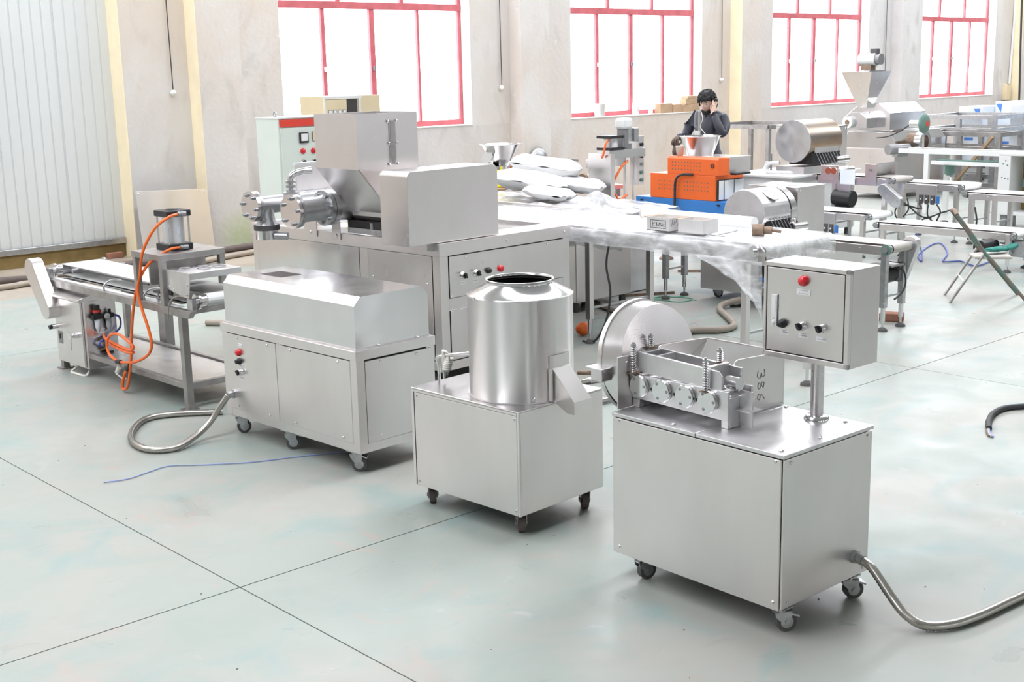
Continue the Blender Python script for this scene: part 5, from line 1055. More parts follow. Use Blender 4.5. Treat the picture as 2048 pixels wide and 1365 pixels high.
bx = B(); bx.box((0.70, -0.25, 0.545), (1.25, 0.45, 1.225)); bx.obj('drive_housing', 'panel', t, bevel=0.004); B().box((0.69, -0.26, 1.222), (1.26, 0.46, 1.235)).obj('housing_lid', 'bright', t, bevel=0.003); screws(t, [(0.74, -0.25, 1.19), (1.21, -0.25, 1.19)], (0, -1, 0), 0.014)
B().box((-0.36, -0.80, 0.115), (1.25, 0.34, 0.545)).obj('base_cabinet', 'panel', t, bevel=0.004); B().box((-0.372, -0.78, 0.14), (-0.36, 0.31, 0.52)).obj('cabinet_door', 'panel', t, bevel=0.003)
B().box((-0.378, -0.36, 0.40), (-0.372, -0.06, 0.43)).obj('name_tape', 'label', t); d_ = B().box((-0.382, -0.62, 0.28), (-0.372, -0.50, 0.46)).obj('meter', 'black', t); B().box((-0.384, -0.61, 0.285), (-0.382, -0.51, 0.33)).obj('meter_display', 'blue', d_)
knob(t, (-0.372, -0.54, 0.22), (-1, 0, 0), 0.03); knob(t, (-0.372, -0.72, 0.22), (-1, 0, 0), 0.03)
for x, y in ((-0.24, 0.20), (-0.24, -0.68), (1.1, -0.68), (1.1, 0.22)): caster(t, x, y, 0.115, 0.050, -0.4, True)
for i, P in enumerate(([(-0.5, -0.45, 0.10), (-0.55, -0.40, 0.03), (-0.65, -0.32, 0.015)], [(-0.48, -0.50, 0.10), (-0.52, -0.42, 0.02), (-0.6, -0.3, 0.015)])): B().tube(P, 0.012, 6).obj('lead', 'blackcable', t)
t = former((16.12, 11.28, 0), 0.0, 0.315, 0.88, 1.52, 'tall drum former with a plain round drum end, right of the man', False, None)
B().box((0.88, -0.10, 1.0), (1.30, 0.95, 1.70)).obj('drive_housing', 'panel', t, bevel=0.004); B().box((0.87, -0.11, 1.70), (1.31, 0.96, 1.712)).obj('housing_lid', 'bright', t); screws(t, [(1.26, -0.10, 1.66)], (0, -1, 0), 0.018)
B().box((-0.35, -0.22, 0.12), (1.40, 0.95, 1.0)).obj('base_cabinet', 'whitepaint', t, bevel=0.006); B().box((-0.42, -0.28, 1.0), (1.45, 1.0, 1.03)).obj('table_top', 'whitepaint', t, bevel=0.004); B().box((-0.36, -0.15, 0.2), (-0.35, 0.9, 0.93)).obj('cabinet_door', 'whitepaint', t, bevel=0.003)
for x in (-0.3, 1.3):
    for y in (-0.15, 0.85): B().cyl((x, y, 0), (x, y, 0.12), 0.04, n=12).obj('foot', 'rubber', t)
B().tube([(-0.06, 0.20, 1.20), (-0.10, 0.36, 1.18), (-0.14, 0.40, 1.10), (-0.10, 0.30, 1.05), (0.05, -0.05, 1.05)], 0.03, 10).obj('white_hose', 'white', t); B().cyl((-0.08, 0.34, 1.03), (-0.08, 0.34, 1.33), 0.014, n=8).obj('valve_stem', 'motor', t); B().cyl((-0.10, 0.40, 1.03), (-0.10, 0.40, 1.22), 0.025, n=10).obj('white_post', 'white', t)
B().box((0.0, -0.2, 1.03), (0.8, 0.3, 1.14)).obj('trough_stand', 'plate', t)
# open table frame behind it
t = thing('open_frame_table', 'empty tubular steel table frame behind the tall drum former', 'table frame', (18.4, 13.4, 0))
for a, b_ in (((0, 0), (1.5, 0)), ((0, 0), (0, 1.5)), ((1.5, 0), (1.5, 1.5)), ((0, 1.5), (1.5, 1.5))): B().bar((*a, 1.60), (*b_, 1.60), 0.07).obj('top_bar', 'frame', t)
for x in (0, 1.5):
    for y in (0, 1.5): B().box((x - 0.035, y - 0.035, 0), (x + 0.035, y + 0.035, 1.57)).obj('leg', 'frame', t)
# ------------------------------------------------------------------ belt conveyors at the right
t = conveyor('belt_conveyor', 'conveyor with a dusty grey belt, green bearing and black motor below', (11.05, 6.58, 0), 0.0, 0.40, 3.2, 0.88, (0.05, 2.9), 'tanbelt', 'belt conveyors at the right', legm='galv')
B().cyl((-0.03, 0.0, 0.835), (-0.055, 0.0, 0.835), 0.055, n=18).obj('green_bearing', 'green', t, label='green cast bearing'); B().cyl((-0.055, 0.0, 0.835), (-0.075, 0.0, 0.835), 0.03, n=12).obj('bearing_cap', 'motor', t)
gp = []; A, Q = Vector((0.0, 0.845)), Vector((0.10, 0.52)); d = (A - Q).normalized(); nr = Vector((-d.y, d.x))
for i in range(11): a = -PI / 2 + PI * i / 10; v = A + (d * math.cos(a) + nr * math.sin(a)) * 0.085; gp.append((v.x, v.y))
for i in range(11): a = PI / 2 + PI * i / 10; v = Q + (d * math.cos(a) + nr * math.sin(a)) * 0.07; gp.append((v.x, v.y))
B().prism(gp, 'x', 0.40, 0.47).obj('chain_guard', 'plate', t, bevel=0.005)
B().cyl((0.08, 0.14, 0.55), (0.34, 0.14, 0.55), 0.09, n=20).obj('motor', 'black', t); B().box((0.10, 0.02, 0.64), (0.36, 0.26, 0.66)).obj('motor_plate', 'frame', t); B().box((0.30, 0.05, 0.47), (0.39, 0.23, 0.66)).obj('gearbox', 'motor', t)
B().tube([(0.2, 0.1, 0.63), (0.28, -0.0, 0.60), (0.30, -0.03, 0.48), (0.22, -0.04, 0.38), (0.08, -0.04, 0.33)], 0.010, 6).obj('motor_lead', 'blackcable', t)
B().box((-0.03, 1.6, 0.60), (-0.004, 1.8, 0.84)).obj('splice_plate', 'panel', t, bevel=0.003)
o = B().box((-0.07, -0.12, 0), (0.07, 0.12, 0.085)).obj('brick', 'brick', None, bevel=0.008); o.location = (11.62, 6.85, 0); o.rotation_euler = (0, 0, 0.4); tag(o, 'broken red brick on the floor behind the grey conveyor foot', 'brick')
t = conveyor('belt_conveyor', 'low white belt conveyor ending beside the folding chair, dark geared motor below', (15.27, 7.35, 0), 0.0, 0.55, 1.95, 0.52, (0.07, 1.85), 'belt', 'belt conveyors at the right')
B().cyl((-0.28, 0.30, 0.34), (0.05, 0.28, 0.34), 0.085, n=20).obj('motor', 'black', t); B().box((0.10, -0.12, 0.20), (0.30, 0.12, 0.40)).obj('gearbox', 'galv', t, bevel=0.01); B().cyl((0.2, -0.12, 0.30), (0.2, -0.14, 0.30), 0.05, n=18).obj('gearbox_bore', 'black', t); B().cyl((0.05, 0.2, 0.33), (0.12, 0.06, 0.32), 0.05, n=14).obj('motor_neck', 'galv', t)
B().box((0.48, -0.1, 0.12), (0.62, 0.08, 0.6)).obj('chain_guard', 'rubber', t, bevel=0.02)
t = conveyor('belt_conveyor', 'short white belt conveyor with speed switches, behind the drum former', (15.27, 9.42, 0), 0.0, 0.55, 1.3, 0.62, (0.10, 1.2), 'belt', 'belt conveyors at the right')
switch_panel(t, 0.52, 0.62, 2); B().cyl((-0.12, 0.9, 0.40), (0.1, 0.9, 0.40), 0.06, n=16).obj('motor', 'motor', t); B().tube([(-0.03, 0.62, 0.32), (-0.1, 0.5, 0.2), (-0.05, 0.3, 0.22), (-0.1, 0.0, 0.20), (-0.05, -0.3, 0.24)], 0.014, 6).obj('lead', 'blackcable', t); B().tube([(-0.03, 0.55, 0.32), (-0.12, 0.6, 0.24), (-0.1, 0.7, 0.26), (-0.08, 0.45, 0.25)], 0.02, 6).obj('lead', 'blackcable', t)
t = conveyor('belt_conveyor', 'raised white belt conveyor with three speed switches and looped cables', (17.42, 9.22, 0), 0.0, 0.55, 1.25, 0.87, (0.08, 0.95), 'belt', 'belt conveyors at the right')
switch_panel(t, 0.38, 0.87, 3, 0.34)
for P in ([(-0.03, 0.85, 0.62), (-0.08, 0.80, 0.45), (-0.08, 0.95, 0.30), (-0.08, 1.02, 0.42), (-0.06, 0.9, 0.56), (-0.07, 0.55, 0.36), (-0.05, 0.25, 0.45), (-0.04, 0.1, 0.5)], [(-0.03, 0.50, 0.55), (-0.06, 0.48, 0.38), (-0.06, 0.36, 0.26), (-0.07, 0.44, 0.14), (-0.07, 0.58, 0.18), (-0.07, 0.56, 0.32), (-0.06, 0.42, 0.36)], [(-0.03, 0.36, 0.56), (-0.06, 0.28, 0.45), (-0.06, 0.34, 0.28), (-0.07, 0.26, 0.14), (-0.07, 0.12, 0.18), (-0.07, 0.16, 0.32), (-0.06, 0.34, 0.30)], [(-0.03, 0.65, 0.55), (-0.06, 0.6, 0.48), (-0.06, 0.85, 0.52), (-0.04, 1.1, 0.5)]):
    B().tube(P, 0.012, 6).obj('looped_cable', 'blackcable', t)
t = conveyor('belt_conveyor', 'white belt conveyor running out of the picture at right, above the chair', (17.42, 5.6, 0), 0.0, 0.55, 3.55, 0.77, (0.3, 3.1, 3.46), 'belt', 'belt conveyors at the right')
B().tube([(0.02, 3.40, 0.55), (-0.04, 3.33, 0.35), (-0.05, 3.36, 0.15), (-0.03, 3.30, 0.03)], 0.014, 6).obj('black_lead', 'blackcable', t)
t = conveyor('belt_conveyor', 'white framed feed conveyor with roller end plates, under the tall drum former', (16.0, 9.52, 0), 0.0, 0.50, 1.28, 1.06, (0.12, 0.95), 'tanbelt', 'belt conveyors at the right', rail_h=0.12)
B().box((-0.03, 0.86, 0.98), (-0.005, 1.16, 1.20)).obj('roller_plate', 'panel', t, bevel=0.004)
for y in (0.93, 1.02):
    B().cyl((-0.045, y, 1.12), (-0.03, y, 1.12), 0.05, n=20).obj('roller_end', 'bright', t); B().cyl((-0.03, y, 1.12), (0.45, y, 1.12), 0.045, n=20).obj('press_roller', 'steel', t)
B().box((-0.03, 0.58, 0.93), (-0.012, 0.83, 1.15)).obj('white_cover', 'bluefilm', t, bevel=0.01); B().box((-0.022, 0.24, 0.93), (-0.005, 0.42, 1.24)).obj('hopper_cheek', 'panel', t, bevel=0.003); B().box((0.5, 0.24, 0.93), (0.515, 0.42, 1.24)).obj('hopper_cheek', 'panel', t)
B().add([(-0.02, 0.24, 1.24), (0.51, 0.24, 1.24), (0.51, 0.36, 1.05), (-0.02, 0.36, 1.05), (-0.02, 0.243, 1.25), (0.51, 0.243, 1.25), (0.51, 0.366, 1.05), (-0.02, 0.366, 1.05)], [(0, 1, 2, 3), (7, 6, 5, 4), (0, 4, 5, 1), (2, 6, 7, 3)]).obj('hopper_plate', 'plate', t); B().cyl((-0.05, 0.33, 1.16), (-0.022, 0.33, 1.16), 0.02, n=10).obj('wing_knob', 'motor', t)
mo = B(); mo.cyl((0.0, 0.62, 0.72), (0.0, 0.92, 0.74), 0.12, n=20); mo.obj('motor', 'black', t); B().box((-0.02, 0.66, 0.83), (0.08, 0.88, 0.96)).obj('motor_bracket', 'panel', t); B().box((-0.06, 0.72, 0.50), (0.10, 0.88, 0.64)).obj('gearbox', 'black', t, bevel=0.01)
gp = []; A, Q = Vector((0.05, 0.90)), Vector((-0.16, 0.74)); d = (A - Q).normalized(); nr = Vector((-d.y, d.x))
for i in range(11): a = -PI / 2 + PI * i / 10; v = A + (d * math.cos(a) + nr * math.sin(a)) * 0.08; gp.append((v.x, v.y))
for i in range(11): a = PI / 2 + PI * i / 10; v = Q + (d * math.cos(a) + nr * math.sin(a)) * 0.085; gp.append((v.x, v.y))
B().prism(gp, 'x', -0.16, -0.07).obj('chain_guard', 'galv', t, bevel=0.006)
# ------------------------------------------------------------------ folding chair, gloves
t = thing('folding_chair', 'open steel folding chair with chipped green frame and wooden seat', 'chair', (13.12, 7.06, 0), 0.0)
A1, A2 = Vector((0.22, 0.14, 0)), Vector((-0.19, -0.15, 0)); B1, B2 = Vector((0.76, -0.48, 0)), Vector((0.36, -0.78, 0))
def lerp(a, b, t_): return a + (b - a) * t_
tops = []
for i, (bk_, frn) in enumerate(((A1, B1), (A2, B2))):
    seat_b = lerp(bk_, frn, 0.42) + Vector((0, 0, 0.56)); top = lerp(bk_, frn, 0.04) + Vector((0, 0, 0.98)); mid = lerp(bk_, frn, 0.52) + Vector((0, 0, 0.47))
    B().tube([frn, lerp(frn, mid, 0.5), mid, seat_b, lerp(seat_b, top, 0.5) + Vector((0, 0, 0.01)), top], 0.019, 10).obj('front_leg', 'chair', t); B().tube([bk_, lerp(bk_, seat_b, 0.97)], 0.017, 8).obj('back_leg', 'frame', t); tops.append(top)
seat_d = (B1 - A1).normalized(); acr = (A2 - A1)
s0 = lerp(A1, B1, 0.30) + Vector((0, 0, 0.49)); fwd = (B1 - A1) * 0.48
vs = []
for z_ in (0, 0.03):
    for p in (s0, s0 + acr, s0 + acr + fwd + acr * 0.04, s0 + fwd): vs.append(p + Vector((0, 0, z_)) + (Vector((0, 0, -0.03)) if p in (s0,) else Vector()))
B().add(vs, [(3, 2, 1, 0), (4, 5, 6, 7), (0, 1, 5, 4), (1, 2, 6, 5), (2, 3, 7, 6), (3, 0, 4, 7)]).obj('seat', 'tanbelt', t, bevel=0.008)
bp0, bp1 = tops[0], tops[1]; dn = (lerp(A1, B1, 0.22) + Vector((0, 0, 0.78))) - bp0
n_ = (bp1 - bp0).cross(dn).normalized() * 0.02
vs = [bp0, bp1, bp1 + dn, bp0 + dn]; vs = vs + [v + n_ for v in vs]
B().add(vs, [(3, 2, 1, 0), (4, 5, 6, 7), (0, 1, 5, 4), (1, 2, 6, 5), (2, 3, 7, 6), (3, 0, 4, 7)]).obj('backrest', 'frame', t, bevel=0.008)
B().tube([tops[0], lerp(tops[0], tops[1], 0.5) + Vector((0, 0, 0.03)), tops[1]], 0.024, 8).obj('top_rail', 'rust', t)
sb = [lerp(b_, lerp(b_, f_, 0.42) + Vector((0, 0, 0.56)), 0.42) for b_, f_ in ((A1, B1), (A2, B2))]; B().tube(sb, 0.010, 6).obj('cross_bar', 'whitepaint', t)
gl = thing('work_glove', 'pair of dark green work gloves lying on the folding chair seat', 'gloves', tuple(Vector((13.12, 7.06, 0)) + s0 + acr * 0.45 + fwd * 0.72 + Vector((0, 0, 0.068))), -0.6)
B().sph((0, 0, 0.005), 0.10, 14, 8, (1.4, 0.8, 0.28), 0.4, 1).obj('palm', 'greencloth', gl)
for i in range(4): B().tube([(0.10, -0.05 + 0.03 * i, 0.01), (0.17, -0.06 + 0.038 * i, 0.03), (0.23 - 0.02 * abs(i - 1.5), -0.07 + 0.045 * i, 0.05)], 0.018, 7).obj('finger', 'greencloth', gl)
B().sph((-0.03, 0.02, -0.005), 0.10, 14, 8, (1.5, 0.9, 0.18), 0.3, 6).obj('palm', 'greencloth', gl)

# ------------------------------------------------------------------ far right: tall-funnel extruder, white rail stand, open cabinet, frames and boards
t = thing('funnel_extruder', 'far steel extruder with an eight-sided body and tall funnel hopper', 'machine', (22.4, 13.95, 0))
def octp(cy_, cz, ry, rz_): return [(cy_ + ry * sx, cz + rz_ * sz) for sx, sz in ((1, 0.42), (0.45, 1), (-0.45, 1), (-1, 0.42), (-1, -0.6), (1, -0.6))]
B().prism(octp(0, 1.55, 0.47, 0.33), 'x', 0.1, 1.45).obj('upper_body', 'bright', t, bevel=0.006)
B().prism(octp(0.1, 1.52, 0.27, 0.19), 'x', -0.25, 0.1).obj('feed_block', 'bright', t, bevel=0.006)
k = B(); k.cyl((-0.34, 0.22, 1.52), (-0.25, 0.22, 1.52), 0.115, n=24); k.obj('feed_flange', 'whitepaint', t, bevel=0.005); B().cyl((-0.345, 0.22, 1.52), (-0.338, 0.22, 1.52), 0.05, n=16).obj('shaft_end', 'rust', t)
B().box((0.0, -0.66, 0.10), (1.95, 0.5, 1.0)).obj('base_cabinet', 'panel', t, bevel=0.006); B().prism([(-0.66, 1.0), (-0.66, 1.15), (-0.52, 1.32), (0.4, 1.32), (0.5, 1.2), (0.5, 1.0)], 'x', 0.0, 1.95).obj('lower_body', 'bright', t, bevel=0.006)
for x in (0.15, 1.8):
    for y in (-0.5, 0.35): B().cyl((x, y, 0), (x, y, 0.1), 0.05, n=12).obj('foot', 'rubber', t)
fu_ = B(); q0, q1 = 0.10, 0.36
def sqr(h, z_, cx_=0.05, cy_=0.07): return [(cx_ - h, cy_ - h * 0.95, z_), (cx_ + h, cy_ - h * 0.95, z_), (cx_ + h, cy_ + h * 0.95, z_), (cx_ - h, cy_ + h * 0.95, z_)]
fu_.add(sqr(q0, 1.80) + sqr(q1 * 0.86, 2.36) + sqr(q1, 2.50) + sqr(q1 - 0.02, 2.50) + sqr(q0 - 0.015, 1.82), [(a * 4 + i, a * 4 + (i + 1) % 4, a * 4 + 4 + (i + 1) % 4, a * 4 + 4 + i) for a in range(4) for i in range(4)]); fu_.obj('funnel', 'steel', t)
B().box((-0.30, -0.22, 2.49), (0.30, -0.10, 2.52)).obj('motor_bridge', 'galv', t)
mt_ = bpy.data.objects.new('stirrer_motor', None); COL.objects.link(mt_); mt_.parent = t; mt_.location = (0.05, -0.02, 2.52)
B().cyl((0, 0.22, 0.22), (0, -0.14, 0.22), 0.13, n=20).obj('motor_body', 'whitepaint', mt_, bevel=0.01); B().cyl((0, -0.14, 0.22), (0, -0.24, 0.22), 0.11, n=18).obj('fan_cover', 'motor', mt_); B().box((-0.09, -0.06, 0.0), (0.09, 0.16, 0.12)).obj('motor_foot', 'rust', mt_); B().box((-0.06, -0.16, 0.30), (0.06, -0.02, 0.42)).obj('terminal_box', 'rubber', mt_); B().sph((-0.03, 0.10, 0.33), 0.09, 12, 8).obj('gear_dome', 'whitepaint', mt_)
k = B(); k.cyl((0.55, -0.66, 1.12), (0.55, -0.86, 1.12), 0.17, n=28); k.obj('outlet_neck', 'rust', t); B().pipe((0.55, -0.86, 1.12), (0.55, -1.0, 1.12), 0.21, 0.13, 30).obj('outlet_ring', 'bright', t)
B().cyl((-0.25, -0.66, 1.0), (0.25, -0.80, 1.0), 0.10, n=20).obj('cutter_motor', 'motor', t); B().box((-0.1, -0.78, 0.85), (0.3, -0.66, 0.92)).obj('motor_bracket', 'galv', t); B().tube([(-0.02, -0.6, 1.34), (0.0, -0.66, 1.36), (0.02, -0.8, 1.38), (0.0, -0.68, 1.34)], 0.025, 6).obj('rag_cord', 'rubber_brown', t)
t = thing('white_rail_stand', 'long white steel rail stand with green motors under its lower bar', 'stand', (20.6, 7.4, 0))
for x in (0, 0.35): B().box((x, 0, 1.06), (x + 0.05, 4.75, 1.145)).obj('top_rail', 'whitepaint', t, bevel=0.004); 
B().box((0.05, 0, 1.075), (0.35, 4.7, 1.085)).obj('chute_floor', 'panel', t)
B().box((0.0, 2.2, 0.88), (0.05, 4.1, 0.95)).obj('lower_rail', 'whitepaint', t, bevel=0.004)
for y in (0.5, 2.2, 4.15): B().box((0.0, y, 0), (0.07, y + 0.09, 1.06)).obj('leg', 'whitepaint', t, bevel=0.004); B().box((0.35, y - 0.2, 0), (0.42, y - 0.11, 1.06)).obj('leg', 'whitepaint', t, bevel=0.004)
for y in (2.62, 3.75): B().lathe([(0, 0.70), (0.05, 0.70), (0.09, 0.73), (0.09, 0.86), (0.11, 0.865), (0.11, 0.88)], (0.03, y, 0), n=16).obj('vibrator_motor', 'green', t)
B().tube([(0.02, 2.3, 0.955), (0.03, 2.9, 0.97), (0.02, 3.6, 0.96), (0.03, 4.0, 0.965)], 0.02, 6).obj('green_lead', 'green', t)
t = thing('green_fan_lamp', 'round green enamelled lamp head on a thin upright rod', 'lamp', (20.75, 11.75, 1.146))
B().cyl((0, 0, 0), (0, 0, 0.30), 0.02, n=8).obj('rod', 'bright', t); B().sph((0, 0, 0.44), 0.17, 20, 12, (1, 0.42, 1.05)).obj('lamp_head', 'green', t); B().cyl((0, 0.05, 0.43), (0, 0.26, 0.43), 0.07, n=16).obj('lamp_neck', 'bright', t); B().cyl((0, -0.060, 0.44), (0, -0.074, 0.44), 0.05, n=18).obj('red_badge', 'redband', t); B().tube([(0, 0.26, 0.43), (-0.03, 0.45, 0.30), (0, 0.7, 0.2), (0.1, 1.0, 0.16)], 0.012, 6).obj('lamp_flex', 'blackcable', t)
t = thing('open_electric_cabinet', 'white cabinet with open front showing green wiring, at right edge', 'cabinet', (19.6, 8.55, 0))
b = B(); b.box((0.02, 0, 0.25), (0.5, 0.03, 1.15)); b.box((0.02, 1.0, 0.25), (0.5, 1.2, 1.15)); b.box((0, 0, 1.15), (0.5, 1.2, 1.19)); b.box((0, 0, 0.2), (0.5, 1.2, 0.25)); b.box((0, 1.0, 0.25), (0.02, 1.2, 1.15)); b.obj('cabinet_shell', 'whitepaint', t, bevel=0.005)
B().box((0.46, 0.03, 0.25), (0.5, 1.0, 1.15)).obj('back_plate', 'ochre', t)
for i, (y, z_, s_) in enumerate(((0.85, 0.7, 0.12), (0.62, 0.62, 0.10), (0.85, 0.45, 0.10), (0.6, 0.4, 0.12), (0.72, 0.85, 0.08))): B().box((0.25, y - s_ / 2, z_ - s_ / 2), (0.46, y + s_ / 2, z_ + s_ / 2)).obj('contactor', ('green', 'rubber', 'rust', 'green', 'motor')[i], t, bevel=0.008)
for i in range(3): B().tube([(0.26, 0.85 - 0.05 * i, 0.9), (0.2, 0.80, 0.7), (0.2, 0.7 - 0.1 * i, 0.55), (0.3, 0.6, 0.45)], 0.02, 6).obj('wire_bundle', 'green', t)
for y in (0.1, 1.1): B().box((0.05, y - 0.05, 0), (0.4, y + 0.05, 0.2)).obj('plinth', 'motor', t)
b = B(); [b.cyl((0.0005, 1.08 + dy, z_), (-0.002, 1.08 + dy, z_), 0.014, n=8) for dy, z_ in ((0.04, 1.02), (-0.03, 1.0), (0.0, 1.07), (0.05, 0.8), (0.0, 0.79), (-0.05, 0.78))]; b.obj('knockout_hole', 'green', t, kind='stuff')
def frame_table(x, y, lx_, ly_, zt, mids, lab, m='galv'):
    t = thing('metal_rack', lab, 'frame', (x, y, 0), 0.0, 'bare steel frames at the far right')
    for X in (0, lx_):
        for Y in (0, ly_ * 0.5, ly_): B().box((X - 0.045, Y - 0.045, 0), (X + 0.045, Y + 0.045, zt)).obj('leg', m, t)
    for z_ in [zt] + mids:
        for X in (0, lx_): B().box((X - 0.046, -0.046, z_ - 0.09), (X + 0.046, ly_ + 0.046, z_)).obj('long_bar', m, t)
        for Y in (0, ly_): B().box((0, Y - 0.045, z_ - 0.088), (lx_, Y + 0.045, z_ - 0.002)).obj('cross_bar', m, t)
    return t
frame_table(25.55, 12.85, 1.4, 1.6, 1.54, [1.27, 0.30], 'tall bare steel frame beside the funnel extruder, blue boards behind')
frame_table(24.5, 12.2, 0.9, 1.7, 1.24, [0.95, 0.12], 'lower bare steel frame standing in front of the tall one', 'frame')
frame_table(24.6, 9.9, 1.6, 1.7, 1.56, [1.2, 0.85], 'bare steel frame at the right edge above the open cabinet')
b = B(); o = B().bar((24.38, 13.2, 0.03), (24.40, 12.3, 1.15), 0.10, 0.05).obj('plank', 'wood'); tag(o, 'brown timber leaning diagonally inside the lower steel frame', 'timber')
random.seed(3)
labs = ['first', 'second', 'third', 'fourth', 'fifth', 'sixth', 'seventh']
for i in range(6):
    x, y, h = 27.15 + 0.5 * (i % 2), 13.95 - 0.62 * i, 1.66 + 0.05 * ((i * 2) % 3)
    t = thing('film_covered_panel', 'steel panel box under blue-white protective film, %s from the left of the row' % labs[i], 'panel box', (x, y, 0), 0.04 * (i % 3 - 1), 'film-covered panel boxes at the far right')
    B().box((0, 0, 0.35), (1.0, 0.58, h)).obj('panel_box', 'bluefilm', t, bevel=0.006); B().box((0.05, 0.05, 0), (0.95, 0.53, 0.35)).obj('pallet', 'frame', t)
    b = B(); yy = 0.06 + 0.35 * (i % 2); b.prism([(yy, h - 0.05), (yy + 0.16, h - 0.05), (yy + 0.03, h - 0.24)], 'x', -0.002, 0.001); b.obj('film_emblem', 'bluemark', t); B().box((-0.002, 0.2, 0.9 - 0.1 * (i % 3)), (0.001, 0.42, 0.97 - 0.1 * (i % 3))).obj('film_print', 'bluemark', t)
# ------------------------------------------------------------------ electric cabinets behind the extruder
t = thing('control_cabinet', 'pale green electric cabinet with a red top band and meters', 'cabinet', (8.80, 14.0, 0))
B().box((0, 0.02, 0.06), (0.95, 0.55, 2.12)).obj('cabinet_shell', 'palegreen', t, bevel=0.006); B().box((0.02, -0.004, 2.015), (0.95, 0.02, 2.105)).obj('red_band', 'redband', t, bevel=0.003); B().box((0.025, -0.002, 0.10), (0.93, 0.02, 2.0)).obj('cabinet_door', 'palegreen', t, bevel=0.006); B().box((0.02, 0.04, 0), (0.93, 0.53, 0.06)).obj('plinth', 'motor', t)
B().box((-0.01, 0.0, 2.12), (0.96, 0.56, 2.135)).obj('cabinet_top', 'whitepaint', t); B().pipe((0.12, 0.28, 2.17), (0.14, 0.28, 2.17), 0.035, 0.022, 16).obj('lifting_eye', 'galv', t)
mt_ = B().box((0.295, -0.03, 1.80), (0.425, -0.002, 1.935)).obj('panel_meter', 'black', t, bevel=0.004); B().box((0.31, -0.032, 1.825), (0.41, -0.03, 1.92)).obj('meter_face', 'label', mt_)
mt_ = B().box((0.495, -0.02, 1.82), (0.63, -0.002, 1.94)).obj('panel_display', 'black', t, bevel=0.004); B().box((0.495, -0.022, 1.82), (0.525, -0.018, 1.94)).obj('display_edge', 'beige', mt_)
for x, z_, kd in ((0.34, 1.695, 'lamp'), (0.50, 1.69, 'lamp'), (0.34, 1.55, 'sel'), (0.50, 1.55, 'sel')): knob(t, (x, -0.002, z_), (0, -1, 0), 0.03, kd if kd == 'lamp' else 'selector', 1.1)
t = thing('distribution_cabinet', 'taller cream cabinet with four small meters and an open black slot', 'cabinet', (10.33, 15.2, 0))
B().box((0, 0.02, 0), (1.0, 0.62, 2.36)).obj('cabinet_shell', 'beige', t, bevel=0.006); fr = B(); fr.box((0, 0, 2.32), (0.66, 0.02, 2.36)); fr.box((0, 0, 0), (0.02, 0.02, 2.32)); fr.box((0.60, 0.0, 0), (0.64, 0.02, 2.32)); fr.obj('door_frame', 'whitepaint', t)
B().box((0.02, -0.01, 0.05), (0.38, 0.018, 2.31)).obj('meter_door', 'beige', t, bevel=0.004); B().box((0.40, 0.0, 0.05), (0.57, 0.019, 2.31)).obj('open_slot', 'dark', t)
for i in range(4):
    m_ = B().box((0.055 + 0.082 * i, -0.018, 2.03), (0.115 + 0.082 * i, -0.01, 2.17)).obj('panel_meter', 'motor', t); B().box((0.063 + 0.082 * i, -0.02, 2.045), (0.107 + 0.082 * i, -0.018, 2.16)).obj('meter_face', 'label', m_)
# steel sheet leaning on the pier
o = B().box((-0.60, -0.006, 0), (0.60, 0.006, 1.02)).obj('steel_sheet', 'panel', bevel=0.002); o.location = (9.02, 17.30, 0.015); o.rotation_euler = (-0.20, 0.045, 0.03); tag(o, 'flat steel sheet leaning against the wall behind the air cylinder', 'sheet')
screws(o, [(-0.56, -0.006, 0.98), (0.54, -0.006, 0.98)], (0, -1, 0), 0.014)
# ------------------------------------------------------------------ hoses, wires and offcuts on the floor
def hose(name, pts, r, m, lab, cat, rib=None, n=8):
    o = B().tube(pts, r, n, rib=rib).obj(name, m); tag(o, lab, cat); return o
hose('floor_hose', [(3.8, 16.9, 0.04), (5.9, 16.45, 0.04), (6.4, 16.5, 0.04), (7.4, 16.15, 0.04), (8.3, 16.3, 0.04), (9.85, 16.72, 0.04), (11.5, 17.0, 0.04)], 0.04, 'tanhose', 'long grey-brown hose along the floor by the wall, nearer one', 'hose')
hose('floor_hose', [(3.9, 17.3, 0.05), (6.1, 16.95, 0.05), (6.75, 16.75, 0.05), (7.8, 17.0, 0.05), (8.9, 17.0, 0.05), (9.6, 17.22, 0.05), (10.6, 17.40, 0.05), (12, 17.5, 0.05)], 0.05, 'rubber_brown', 'dark brown hose along the foot of the wall, passing the leaning sheet', 'hose')
hose('floor_hose', [(6.6, 12.2, 0.035), (6.9, 11.75, 0.035), (7.05, 11.4, 0.035), (7.5, 11.2, 0.035), (8.1, 11.3, 0.035), (9.3, 11.4, 0.035)], 0.035, 'tanhose', 'grey hose on the floor seen below the stamping conveyor', 'hose')
hose('blue_wire', [(3.37, 7.79, 0.006), (3.52, 7.74, 0.006), (3.70, 7.78, 0.006), (3.85, 7.80, 0.006), (4.02, 7.66, 0.006), (4.29, 7.46, 0.006), (4.61, 7.32, 0.006), (4.95, 7.15, 0.006)], 0.0038, 'bluewire', 'thin blue wire lying on the floor in front of the hooded cabinet', 'wire')
t = thing('cut_cable', 'short black cable with a frayed cut end on the floor at right', 'cable', (0, 0, 0))
B().tube([(8.45, 4.16, 0.022), (8.62, 4.25, 0.022), (8.85, 4.33, 0.022), (9.05, 4.34, 0.022), (9.22, 4.25, 0.022), (9.6, 4.0, 0.022)], 0.022, 10).obj('sheath', 'blackcable', t)
for i, m_ in enumerate(('bluewire', 'tanbelt', 'rust')): B().tube([(8.46, 4.165 + 0.008 * i, 0.02), (8.38, 4.115 + 0.012 * i, 0.012), (8.31, 4.055 + 0.016 * i, 0.01)], 0.007, 6).obj('bare_core', m_, t)
